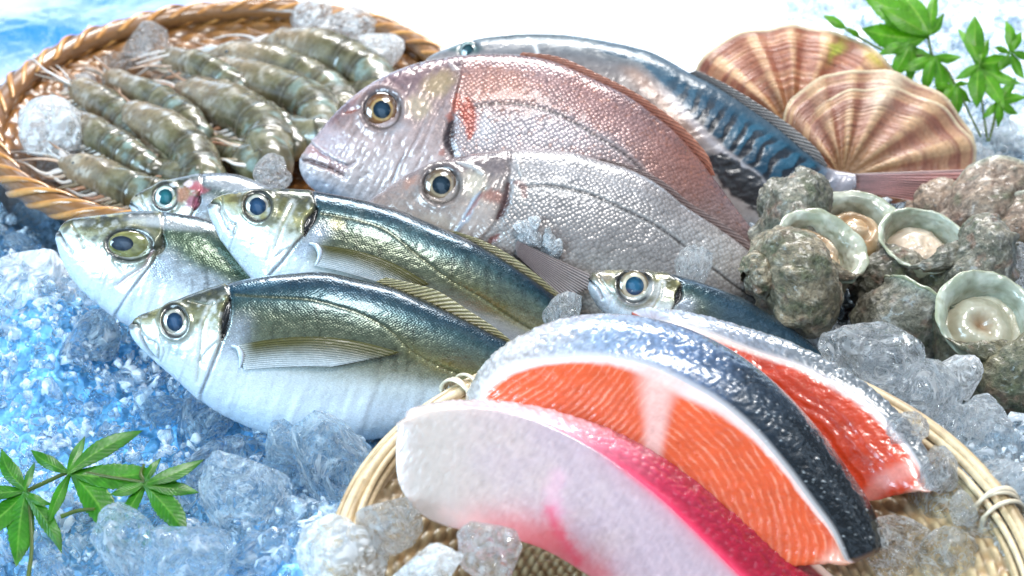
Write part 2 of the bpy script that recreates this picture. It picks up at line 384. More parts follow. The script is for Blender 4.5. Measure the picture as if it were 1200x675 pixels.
def add_eye(F, c, R, rp, colin, colout, ring=(0.75, 0.68, 0.5), squash=1.0, ang=0, dome=0.36, pc=(0.012, 0.03, 0.06), poff=(0, 0), tilt=None, off=0.0, rimc=(0.03, 0.03, 0.03)):
    """eyeball dome (iris rings) and a pupil as a sub-part"""
    p = surf(F, [c])[0]; k = K * ((p - CAMP) @ FW)
    n = F.n.copy()
    if tilt is not None: n = n + np.asarray(tilt, float); n /= np.linalg.norm(n)
    a = np.cross(UP, n); a /= np.linalg.norm(a); b = np.cross(n, a)
    ca, sa = math.cos(math.radians(ang)), math.sin(math.radians(ang))
    a, b = a * ca + b * sa, -a * sa + b * ca
    nr_, nt = 26, 56
    r = np.linspace(0.001, 1.0, nr_); th = np.linspace(0, 2 * np.pi, nt, endpoint=False)
    z = dome * np.sqrt(np.clip(1 - (r * 0.98) ** 2, 0, 1)) - 0.05
    V = p + n * (off + (z * R * k)[:, None, None]) + k * (a * (r[:, None] * R * np.cos(th)[None])[..., None] + b * (r[:, None] * R * squash * np.sin(th)[None])[..., None])
    rr = np.broadcast_to(r[:, None], (nr_, nt)); tt = np.broadcast_to(th[None], (nr_, nt))
    q = rp / R
    noise = fbm(np.stack([np.cos(tt) * 2.2, np.sin(tt) * 2.2, rr * 3], -1) + c[0], 4)
    iris_var = 0.75 + 0.5 * noise  # iris tone varies at random
    base = stops(rr, [(0, ring), (q * 1.04, ring), (q * 1.22, ring), (q * 1.36, colin), (0.86, colout), (0.93, colout), (0.985, rimc), (1, rimc)]) * iris_var[..., None]
    A = Acc(); A.grid(V, base, wc=True)
    e = A.build('eye', M['eye'], F.root)
    V2 = p + n * (off + (0.05 * R * k)) + n * ((dome * np.sqrt(np.clip(1 - (r * q) ** 2, 0, 1)) * R * k + 0.00012 - 0.05 * R * k)[:, None, None] - 0.00) \
        + k * (a * (poff[0] + r[:, None] * rp * np.cos(th)[None])[..., None] + b * (poff[1] + r[:, None] * rp * squash * np.sin(th)[None])[..., None])
    V2 = V2 - n * (0.05 * R * k) + n * 0.0004
    pcs = mix(np.array(pc) * 2.2, np.array(pc), sstep(0.35, 0.9, rr))
    A = Acc(); A.grid(V2, pcs, wc=True); A.build('pupil', M['pupil'], e)
    return e
def fin(F, root_pl, tip_pl, colf, lift=(0.0015, 0.004), nu=70, nv=26, rays=16, name='fin', thick=0.0007, d=None, amp=0.0005, wob=0.0, parent=None, slant=0.0, bow=0.0):
    """ray-ribbed membrane between its root line and its free edge"""
    u = np.linspace(0, 1, nu); v = np.linspace(0, 1, nv)
    A_ = crom(root_pl, u); B_ = crom(tip_pl, u)
    Q = A_[:, None] * (1 - v)[None, :, None] + B_[:, None] * v[None, :, None]
    if bow:
        dv = B_ - A_; pn = np.stack([dv[:, 1], -dv[:, 0]], -1) * bow
        Q = Q + pn[:, None] * np.sin(v * np.pi * .92)[None, :, None] * (1 - .75 * u)[:, None, None]
    lf = lift[0] + (lift[1] - lift[0]) * v[None, :] + wob * np.sin(u[:, None] * 9 + v[None] * 2) * v[None]
    if d is None:
        i0 = surf(F, Q.reshape(-1, 2)).reshape(nu, nv, 3)
        dd = (i0 - CAMP) @ FW
        V = P(Q[..., 0], Q[..., 1], dd - lf)
    else:
        dd = d(Q[..., 0], Q[..., 1]) if callable(d) else np.full(Q.shape[:2], d)
        V = P(Q[..., 0], Q[..., 1], dd - lf)
    ray = np.cos((u[:, None] - slant * v[None]) * np.pi * 2 * rays)
    V = V + F.n * (amp * ray)[..., None]
    col = colf(np.broadcast_to(u[:, None], (nu, nv)), np.broadcast_to(v[None], (nu, nv)), ray, Q)
    G = np.concatenate([V, (V - F.n * thick)[:, ::-1]], 1)
    A = Acc(); A.grid(G, np.concatenate([col, col[:, ::-1]], 1), wc=True)
    return A.build(name, M['fin'], parent or F.root)
def gillside(Q, gill):
    """signed distance ahead (+) of the gill line"""
    g = np.asarray(gill, float); o = g[:, 1].argsort()
    return np.interp(Q[..., 1], g[o, 1], g[o, 0]) - Q[..., 0]
# ------------------------------------------------------------------ horse mackerel
def aji_paint(spec):
    def paint(G):
        Q, s, h = G['Q'], G['s'], G['h']
        k = spec.get('k', 1.0)
        nz = n2(Q, 22, 14, 4, spec['seed']); fine = n2(Q, 5, 3.5, 3, spec['seed'] + 5); maze = n2(Q, 3.2, 3.2, 2, spec['seed'] + 9)
        hb = h + 0.035 * nz
        body = stops(hb, spec.get('ramp') or [(0, (.80, .85, .92)), (.22, (.76, .82, .90)), (.38, (.62, .66, .66)), (.48, (.32, .34, .26)), (.58, (.20, .215, .135)), (.72, (.125, .155, .105)), (.84, (.052, .115, .125)), (.93, (.020, .065, .105)), (1, (.014, .03, .05))])
        body = body * (1 + 0.35 * fine * sstep(.35, .6, hb) + 0.25 * maze * sstep(.4, .6, hb))[..., None]
        rip = n2(np.stack([Q[..., 0] + .35 * Q[..., 1], Q[..., 1]], -1), 7, 70, 3, spec['seed'] + 13)
        body = body * (1 + .26 * rip * sstep(.5, .3, hb))[..., None]
        body = mix(body, (.50, .66, .82), sstep(.20, .04, hb + .03 * rip) * .6)
        # dark vertical flecks of the flank
        fl = n2(Q, 4.5, 30, 3, spec['seed'] + 3)
        body = mix(body, body * 0.55, sstep(.1, .4, fl) * sstep(.38, .55, hb) * (1 - sstep(.8, .95, hb)))
        met = 0.16 + 0.5 * sstep(.36, .55, hb)
        disp = 0.0002 * fine + 0.0002 * nz + .0006 * rip * sstep(.5, .3, hb)
        if 'lat' in spec:
            d, t = pdist(Q, spec['lat'])
            yz = sstep(0.35, 0.6, t) * (1 - sstep(0.98, 1.0, t))
            dn = np.where(True, d, d)
            body = mix(body, (.34, .29, .05), np.exp(-(d / (9 * k)) ** 2) * yz * (0.6 + 0.5 * nz))
            body = mix(body, (.10, .10, .04), np.exp(-(d / (1.6 * k)) ** 2) * 0.75)
            body = mix(body, (.42, .40, .22), np.exp(-((d - 3.0 * k) / (1.4 * k)) ** 2) * yz * (0.3 + 0.25 * np.sin(t * 330)))
            disp = disp - 0.0005 * np.exp(-(d / (2.0 * k)) ** 2) + 0.0005 * yz * np.exp(-(d / (4 * k)) ** 2) * np.sin(t * 330) * .45
        # shoulder patch behind the gill
        gs = gillside(Q, spec['gill']) / k
        body = mix(body, (.66, .72, .82), np.exp(-((gs + 14) / 16) ** 2) * (1 - sstep(.62, .80, h)) * (0.8 + .5 * nz))
        # head
        head = stops(h + 0.05 * nz, [(0, (.80, .85, .92)), (.3, (.78, .82, .86)), (.52, (.70, .73, .68)), (.66, (.44, .43, .28)), (.78, (.19, .18, .09)), (.88, (.07, .075, .05)), (1, (.035, .045, .05))])
        mott = n2(Q, 9, 9, 4, spec['seed'] + 21)
        head = mix(head, (.13, .12, .05), sstep(.05, .35, mott) * sstep(.42, .66, h) * .9); head = mix(head, (.45, .40, .16), sstep(.1, .4, n2(Q, 14, 10, 3, spec['seed'] + 41)) * sstep(.45, .6, h) * .6)
        head = mix(head, (.80, .82, .80), sstep(.10, .35, -mott) * sstep(.3, .5, h) * (1 - sstep(.8, .95, h)) * .7)
        hm = sstep(-2, 2, gs)
        col = mix(body, head, hm); met = met * (1 - hm) + 0.40 * hm
        # gill cover stands proud and ends in a crease
        disp = disp + 0.0016 * k * np.exp(-(np.clip(gs, 0, 99) / 10)) * hm - 0.0008 * k * np.exp(-(gs / 2.5) ** 2)
        d, t = pdist(Q, spec['gill']); col = mix(col, (.05, .05, .05), np.exp(-(d / (1.1 * k)) ** 2) * (0.5 + 0.5 * sstep(.2, .8, 1 - t)))
        d, t = pdist(Q, spec['slit']); wd = 3.2 * k * (0.5 + 1.3 * np.sin(np.clip(t, 0, 1) * np.pi)) ; mk = 1 - sstep(wd * .75, wd * 1.15, d)
        col = mix(col, (.012, .011, .012), mk); disp = disp - 0.003 * k * mk; met = met * (1 - mk)
        d, t = pdist(Q, spec['pre'])
        col = mix(col, (.40, .38, .24), np.exp(-(d / (1.7 * k)) ** 2) * .7); col = mix(col, (.85, .87, .86), np.exp(-((d - 3.5 * k) / (2 * k)) ** 2) * .5)
        disp = disp - 0.0005 * k * np.exp(-(d / (2.2 * k)) ** 2)
        for st in spec.get('streak', []):
            d, t = pdist(Q, st); col = mix(col, (.25, .26, .2), np.exp(-(d / (1.2 * k)) ** 2) * .55); disp = disp - 0.0006 * k * np.exp(-(d / (1.6 * k)) ** 2)
        # mouth and jaw plates
        d, t = pdist(Q, spec['mouth']); col = mix(col, (.04, .04, .03), np.exp(-(d / (1.6 * k)) ** 2) * (1 - .6 * t)); disp = disp - 0.0016 * k * np.exp(-(d / (2.0 * k)) ** 2)
        d, t = pdist(Q, spec['maxilla']); col = mix(col, (.20, .20, .13), np.exp(-(d / (1.5 * k)) ** 2) * .75); disp = disp - 0.0007 * k * np.exp(-(d / (1.8 * k)) ** 2)
        d = ell(Q, spec['lip'][0], 7 * k, 6 * k); col = mix(col, (.05, .05, .04), (1 - sstep(.4, 1.1, d)) * .8)
        # eye socket: raised clear lid around the eyeball
        e = spec['eye']; r = ell(Q, e[0], e[1], e[1] * e[2], e[3])
        col = mix(col, (.24, .24, .15), np.exp(-((r - 1.36) / .14) ** 2) * .7)
        col = mix(col, (.03, .03, .03), np.exp(-((r - 1.08) / .20) ** 2) * .94); col = mix(col, (.22, .22, .16), np.exp(-((r - 1.55) / .1) ** 2) * .45)
        disp = disp - 0.0022 * k * (1 - sstep(.8, 1.15, r)) + 0.0009 * k * np.exp(-((r - 1.25) / .2) ** 2)
        for (c0, rx, ry, an, cc, am) in spec.get('blot', []):
            d = ell(Q + 3 * np.stack([nz, fine], -1), c0, rx, ry, an); col = mix(col, cc, (1 - sstep(.45, 1.15, d)) * am)
        if 'extra' in spec: col, met, disp = spec['extra'](G, col, met, disp)
        return np.clip(col, 0.004, 1), met, .8 * (1 - hm) * sstep(.34, .52, h), disp
    return paint
def pect_col(dark=(.14, .125, .04), light=(.74, .78, .80)):
    def f(u, v, ray, Q):
        c = mix(dark, light, sstep(.12, .95, u + .08 * n2(Q, 14, 6))); c = c * (0.9 + 0.10 * ray + 0.15 * n2(Q, 9, 4))[..., None]
        return np.clip(mix(c, (.75, .78, .78), (1 - sstep(0, .12, v)) * .8), .01, 1)
    return f
def dors_col(a=(.30, .25, .09), b=(.55, .50, .28)):
    def f(u, v, ray, Q):
        return np.clip(mix(a, b, v) * (0.75 + 0.35 * ray + .2 * n2(Q, 6, 6))[..., None], .01, 1)
    return f
def horse_mackerel(spec):
    F = fish('horse_mackerel', spec['label'], 'fish', 'horse mackerel laid on the ice', spec['top'], spec['bot'], spec['d'], spec['ky'], spec['px0'], spec['W'], M['aji'], aji_paint(spec), kyy=spec.get('kyy', 0.0))
    e = spec['eye']
    if 'pupil' in spec: add_eye(F, e[0], e[1], spec['pupil'], *spec['eyecol'], squash=e[2], ang=-e[3], pc=spec.get('pc', (.012, .03, .06)), poff=spec.get('poff', (0, 0)), dome=spec.get('dome', .34), off=spec.get('eoff', 0.0))
    if 'pect' in spec:
        fin(F, spec['pect'][0], spec['pect'][1], pect_col(), lift=(.0012, .0030), rays=13, name='pectoral_fin', nu=90, nv=40, amp=.00025, bow=.085)
        b = spec['pectbase']; A = Acc()
        A.grid(tube_arrays(surf(F, crom(b, np.linspace(0, 1, 14))) + F.n * 0.0012, np.interp(np.linspace(0, 1, 14), [0, .5, 1], [.0006, .0017, .0006]), 10), np.array([.52, .58, .66]), wc=True)
        A.build('fin_base', M['nacre'], F.root)
    for dl in spec.get('dorsal', []):
        fin(F, dl[0], dl[1], dors_col(), d=lambda x, y: F.dfun(x, y) - .001, lift=(0, 0), rays=22, name='dorsal_fin', nu=220, nv=16, amp=.0003, slant=.10)
    if 'tail' in spec:
        fin(F, spec['tail'][0], spec['tail'][1], dors_col((.2, .2, .14), (.35, .33, .2)), d=F.dfun, lift=(0, 0), rays=14, name='tail_fin', nu=60, nv=12)
    for bl in spec.get('belly', []):
        fin(F, bl[0], bl[1], pect_col((.7, .72, .72), (.8, .82, .84)), d=lambda x, y: F.dfun(x, y) - .004, lift=(0, .002), rays=8, name='pelvic_fin', nu=40, nv=10)
    return F
IRIS = ((.16, .16, .11), (.045, .05, .04), (.50, .47, .40))
A1 = dict(label='front horse mackerel lying lowest, above the clear ice and left of the bamboo basket', seed=3.1, d=.805, ky=.028/350, px0=250,
    top=[(158,373),(165,368.5),(180,363),(210,350),(240,339),(268,331.5),(300,325),(340,320.5),(380,319),(425,328),(458,336),(490,349),(523,364),(555,380),(601,404),(650,434),(700,464),(742,486)],
    bot=[(151,382),(154,393),(165,408),(182,424),(205,444),(232,467),(262,487),(300,504),(335,514),(370,518),(410,517),(450,513),(490,508),(540,504),(600,503),(650,505),(700,507),(738,506)],
    W=[(0,.0015),(.03,.007),(.10,.014),(.2,.020),(.4,.0235),(.6,.021),(.8,.013),(1,.005)],
    eye=((205,377),14.2,1.18,-8), pupil=9.2, eyecol=IRIS, lip=((154,382),),
    gill=[(266,332),(269,345),(270,362),(264,380),(260,396),(254,414),(247,432),(236,460)], slit=[(268.5,350),(265,368),(263,382),(260,397)],
    pre=[(249,356),(243,368),(238,382),(236,402),(234,422),(231,446)], streak=[[(222,352),(246,357),(262,352)],[(258,398),(243,412),(233,424)],[(188,394),(192,412),(188,424)]],
    mouth=[(153,377),(160,379),(165,394),(172,410),(181,421)], maxilla=[(163,371),(164,384),(172,397),(184,404),(185,420),(178,418)],
    lat=[(276,345),(300,347),(340,349),(368,352),(392,358),(425,369),(458,388),(484,412),(523,432),(562,446),(640,470),(730,494)],
    pect=([(276,404),(279,418),(286,433)],[(467,417),(466,419),(452,424)]), pectbase=[(271,405),(279,408),(283,418),(281,431)],
    dorsal=[([(440,330),(470,341),(500,353),(540,373),(575,391),(604,407)],[(452,325),(480,331),(513,341),(548,363),(580,384),(606,405)])],
    tail=([(740,487),(738,505)],[(800,480),(790,540)]), belly=[([(276,489),(300,503)],[(330,513),(329,515)])],
    blot=[((190,372),10,5,-20,(.16,.16,.10),.7),((250,338),16,6,-20,(.04,.05,.05),.7),((178,388),12,9,40,(.60,.60,.46),.6),((205,410),14,8,20,(.30,.42,.40),.5),((300,334),40,5,-8,(.05,.16,.24),.5)])
# pectoral fin given as fan: root at base, edge curve from upper root to tip to lower root
A1['pect'] = ([(276,404.5),(279,411),(281,418),(283,425),(286,433)],[(468,417),(462,419),(450,421),(428,424),(390,430)])
A2 = dict(label='middle horse mackerel with olive pectoral fin, behind and above the front one', seed=8.4, d=.857, ky=.02/350, px0=320,
    top=[(250,233),(256,230),(266,226.5),(290,223),(320,221),(350,222),(390,227.5),(430,235.5),(450,241),(470,247),(500,260),(550,281),(583,300),(617,322),(650,347),(678,371),(715,402),(750,432)],
    bot=[(243,241),(245,252),(250,264),(258,280),(270,297),(286,317),(305,338),(330,358),(360,376),(400,392),(440,402),(490,408),(540,412),(580,417),(620,424),(660,434),(700,444),(742,450)],
    W=[(0,.0015),(.03,.007),(.10,.014),(.2,.021),(.4,.0245),(.6,.022),(.8,.013),(1,.005)],
    eye=((302,242),15,1.06,-20), pupil=9.8, eyecol=IRIS, lip=((245,240),),
    gill=[(366,226),(370,240),(366,258),(356,275),(346,285),(330,307),(316,322),(300,345)], slit=[(372,243),(367,253),(361,262),(357,275)],
    pre=[(342,240),(335,255),(330,266),(324,286),(319,300),(313,318)], streak=[[(340,290),(330,296),(322,302)],[(276,262),(272,280),(268,296)]],
    mouth=[(246,236),(256,239),(257,250),(263,265),(270,275)], maxilla=[(260,232),(261,246),(268,258),(276,265),(274,274)],
    lat=[(376,250),(410,256),(450,268),(490,300),(527,327),(567,350),(600,373),(640,395),(742,440)],
    pect=([(364,286),(369,291),(372,297),(371,304),(368,311)],[(502,336),(498,337),(488,336),(470,334),(440,330)]), pectbase=[(362,285),(371,288),(375,297),(371,310)],
    dorsal=[([(520,270),(550,284),(583,303),(617,325),(650,350),(678,373)],[(535,271),(566,282),(598,299),(628,321),(656,345),(680,371)])],
    tail=([(748,434),(744,449)],[(805,430),(795,480)]),
    blot=[((280,233),16,5,-8,(.10,.08,.04),.7),((318,228),14,5,0,(.05,.06,.05),.7),((352,228),14,4,0,(.05,.08,.06),.7),((290,275),14,8,10,(.55,.58,.50),.5),((275,248),8,7,30,(.45,.46,.32),.6),((395,262),12,9,20,(.42,.36,.16),.45)])
def a3_extra(G, col, met, disp):
    Q = G['Q']; nz = n2(Q, 14, 10, 4, 4.4)
    d = ell(Q + 6 * np.stack([nz, nz], -1), (262, 300), 90, 30, 27); col = mix(col, (.075, .115, .06), (1 - sstep(.5, 1.1, d)) * .8)
    for c0, r in (((78,268),6),((104,262),9),((112,278),6),((92,276),5),((120,262),5)):
        d = ell(Q + 4 * np.stack([nz, -nz], -1), c0, r, r * .6, -40); col = mix(col, (.10, .11, .10), (1 - sstep(.4, 1.2, d)) * .75)
    d, t = pdist(Q, [(136,303),(152,305),(172,298),(190,286)]); col = mix(col, (.02, .03, .02), np.exp(-(d / 2.0) ** 2) * .8); disp = disp - .0015 * np.exp(-(d / 3) ** 2)
    d, t = pdist(Q, [(178,294),(170,312),(154,322),(138,334)]); col = mix(col, (.42, .26, .24), np.exp(-(d / 1.8) ** 2) * .8); disp = disp - .001 * np.exp(-(d / 2.5) ** 2)
    d = ell(Q, (200, 262), 60, 8, 6); col = mix(col, (.70, .74, .78), (1 - sstep(.4, 1.2, d)) * .6)
    return col, met, disp
A3 = dict(label='left horse mackerel with a large olive almond eye, half buried behind the front two', seed=5.7, d=.872, ky=.02/350, px0=150, k=.9,
    ramp=[(0, (.82, .86, .92)), (.45, (.78, .83, .90)), (.60, (.60, .66, .70)), (.70, (.25, .33, .25)), (.82, (.13, .2, .14)), (.9, (.3, .36, .38)), (.96, (.10, .15, .19)), (1, (.05, .08, .11))],
    top=[(70,268),(74,262),(82,257),(100,254),(126,251),(150,248),(180,247.5),(210,250.5),(250,259),(300,282),(350,310),(400,340),(440,365),(480,392)],
    bot=[(66,274),(66,284),(71,300),(82,323),(96,340),(112,355),(130,369),(150,382),(180,396),(220,410),(270,420),(330,428),(400,430),(470,420)],
    W=[(0,.002),(.05,.009),(.15,.016),(.3,.022),(.5,.023),(.7,.018),(.9,.009),(1,.005)],
    eye=((152,287),25,.66,4), pupil=13, eyecol=((.20,.19,.06),(.25,.23,.08),(.26,.25,.11)), lip=((66,274),), dome=.3, pc=(.02,.028,.04), poff=(-8,1),
    gill=[(190,256),(191,272),(187,290),(178,308),(165,325),(150,345),(135,368)], slit=[(190,276),(188,290),(182,298)],
    pre=[(128,300),(138,312),(146,322)], mouth=[(68,272),(76,285),(84,296)], maxilla=[(84,262),(92,275),(98,290)], extra=a3_extra)
def a4_extra(G, col, met, disp):
    Q = G['Q']; nz = n2(Q, 8, 8, 4, 1.4)
    for c0, rx, ry, an, cc in (((232,220),15,7,15,(.62,.16,.20)),((215,228),10,11,40,(.48,.22,.14)),((226,236),8,12,25,(.40,.10,.16)),((158,232),7,4,0,(.55,.48,.36)),((172,240),6,7,0,(.70,.62,.60)),((205,216),6,4,0,(.85,.82,.80)),((222,215),6,5,0,(.88,.76,.78))):
        d = ell(Q + 5 * np.stack([nz, -nz], -1), c0, rx, ry, an); col = mix(col, cc, (1 - sstep(.5, 1.1, d)) * .85)
    d = ell(Q, (275, 216), 50, 12, 8); col = mix(col, (.72, .74, .78), (1 - sstep(.4, 1.2, d)) * .7)
    return col, met, disp
A4 = dict(label='horse mackerel with a torn red gill, tucked below the shrimp basket', seed=2.2, d=.922, ky=.02/350, px0=230, k=.8,
    top=[(152,238),(156,231),(168,223),(190,213),(215,207),(245,203),(275,204),(300,212),(330,226),(380,250),(430,280),(480,310)],
    bot=[(151,241),(156,250),(168,262),(185,274),(205,286),(230,298),(260,308),(300,318),(340,325),(390,330),(440,332),(478,325)],
    W=[(0,.002),(.05,.008),(.2,.018),(.4,.021),(.6,.02),(.8,.012),(1,.005)],
    eye=((194,231),13,1.1,10), pupil=8.5, eyecol=((.35,.40,.34),(.16,.19,.16),(.62,.68,.64)), pc=(.01,.06,.07), lip=((152,238),),
    gill=[(236,206),(236,222),(230,240),(222,256),(210,280)], slit=[(234,226),(231,236),(227,246)], pre=[(212,222),(208,236),(200,252)],
    mouth=[(152,239),(160,244),(168,252)], maxilla=[(164,228),(168,240),(174,250)], extra=a4_extra)
def a5_extra(G, col, met, disp):
    Q = G['Q']; nz = n2(Q, 10, 8, 4, 6.4)
    d = ell(Q + 5 * np.stack([nz, -nz], -1), (706, 326), 15, 10, 0); col = mix(col, (.20, .16, .12), (1 - sstep(.4, 1.1, d)) * .8)
    d = ell(Q + 5 * np.stack([nz, -nz], -1), (722, 327), 5, 6, 0); col = mix(col, (.02, .02, .02), (1 - sstep(.4, 1.1, d)) * .9)
    d = ell(Q, (764, 340), 18, 10, 20); col = mix(col, (.70, .70, .68), (1 - sstep(.4, 1.2, d)) * .6)
    x = sstep(800, 860, Q[..., 0]); col = mix(col, stops(G['h'], [(0,(.05,.07,.08)),(.5,(.06,.12,.16)),(.8,(.04,.10,.16)),(1,(.06,.09,.12))]), x * .85)
    return col, met, disp
A5 = dict(label='small blue-backed fish peeking out between the grey bream and the salmon steaks', seed=9.9, d=.838, ky=.012/350, px0=750, k=.85,
    top=[(691,325),(695,319),(702,316.5),(726,316.6),(762,317),(792,322),(825,332),(870,349),(888,360),(915,376),(940,394),(962,412)],
    bot=[(690,330),(691,342),(700,358),(714,372),(736,386),(762,398),(800,410),(840,420),(880,427),(910,432),(936,436),(958,434)],
    W=[(0,.006),(.04,.011),(.2,.017),(.45,.019),(.7,.013),(1,.004)],
    eye=((743,335),18,1.0,-10), pupil=10.8, eyecol=((.42,.38,.28),(.22,.17,.10),(.70,.62,.46)), lip=((690,326),), pc=(.012,.05,.09),
    gill=[(783,320),(798,332),(797,346),(790,358),(780,376),(765,396)], slit=[(797,336),(796,346),(792,356)], pre=[(776,332),(774,345),(766,360),(755,376)],
    mouth=[(691,330),(700,338),(706,350)], maxilla=[(702,322),(708,334),(716,345)], extra=a5_extra)
FISHES = [horse_mackerel(x) for x in (A1, A2, A3, A4, A5)]
FISHES[4].root['category'] = 'fish'
# ------------------------------------------------------------------ sea bream
def bream_paint(spec):
    def paint(G):
        Q, s, h = G['Q'], G['s'], G['h']
        nz = n2(Q, 30, 22, 4, spec['seed']); fine = n2(Q, 6, 5, 3, spec['seed'] + 4)
        body = stops(h + .04 * nz, spec['ramp'])
        body = body * (1 + .22 * nz + .25 * fine)[..., None]
        disp = .0003 * fine + .0006 * nz
        met = .45 + 0 * h
        for (c0, rx, ry, an, cc, am) in spec['tone']:
            d = ell(Q + 10 * np.stack([nz, fine], -1), c0, rx, ry, an); body = mix(body, cc, (1 - sstep(.2, 1.1, d)) * am)
        sp = n2(Q, 3.6, 3.0, 2, spec['seed'] + 8)
        if spec.get('speck'): body = mix(body, spec['speck'], sstep(.22, .5, sp) * sstep(.3, .6, h) * .55)
        d, t = pdist(Q, spec['lat']); body = mix(body, (.045, .035, .035), np.exp(-(d / 1.5) ** 2) * .95); disp = disp - .0009 * np.exp(-(d / 2.0) ** 2)
        body = mix(body, (.75, .73, .74), np.exp(-((d - 3.2) / 1.5) ** 2) * .3)
        gs = gillside(Q, spec['gill'])
        hm = sstep(-2, 3, gs)
        head = stops(h + .05 * nz, spec['hramp'])
        mo = n2(Q, 7, 6, 4, spec['seed'] + 31); st = n2(np.stack([Q[..., 0] * .85 + Q[..., 1] * .5, -Q[..., 0] * .5 + Q[..., 1] * .85], -1), 4, 26, 4, spec['seed'] + 2)
        mf = n2(Q, 2.6, 2.6, 2, spec['seed'] + 37); head = head * (1 + .34 * mo + .45 * st + .22 * mf)[..., None]
        for (c0, rx, ry, an, cc, am) in spec['htone']:
            d = ell(Q + 5 * np.stack([mo, st], -1), c0, rx, ry, an); head = mix(head, cc, (1 - sstep(.35, 1.1, d)) * am)
        col = mix(body, head, hm)
        disp = disp + .0018 * np.exp(-np.clip(gs, 0, 99) / 14) * hm + .0006 * st * hm + .0004 * mo * hm + .00018 * mf * hm
        for ln, wd, cc, am, dp in spec['lines']:
            d, t = pdist(Q, ln); ww = wd * (.55 + .9 * np.sin(np.clip(t, 0, 1) * np.pi)); mk = 1 - sstep(ww * .4, ww * 1.3, d + (1.2 + .55 * wd) * fine + .3 * wd * nz)
            col = mix(col, cc, mk * am); disp = disp + dp * np.exp(-(d / (wd * 1.1)) ** 2)
        e = spec['eye']; r = ell(Q, e[0], e[1], e[1] * e[2], e[3])
        col = mix(col, (.045, .04, .042), np.exp(-((r - 1.06) / .13) ** 2) * .9); col = mix(col, (.62, .58, .58), np.exp(-((r - 1.38) / .13) ** 2) * .15); col = mix(col, (.12,.09,.09), np.exp(-((r - 1.25) / .16) ** 2) * .55)
        disp = disp - .0030 * (1 - sstep(.8, 1.2, r)) + .0012 * np.exp(-((r - 1.32) / .2) ** 2)
        scl = (1 - sstep(-14, 26, gs)) * np.clip(1.1 - .2 * h, 0, 1)
        scl = scl * (1 - spec.get('fade', lambda Q: 0 * Q[..., 0])(Q))
        met = met * (1 - .3 * hm)
        return np.clip(col * np.array(spec.get('cast', (1.03, .96, .92))), .004, 1), met, scl, disp
    return paint
def spiny(u, v, ray, Q):
    c = mix((.34, .09, .05), (.66, .28, .18), v); return np.clip(c * (.85 + .25 * ray + .3 * n2(Q, 5, 5))[..., None], .01, 1)
def greyfin(u, v, ray, Q):
    c = mix((.22, .13, .11), (.34, .24, .22), v); return np.clip(c * (.85 + .22 * ray + .2 * n2(Q, 5, 5))[..., None], .01, 1)
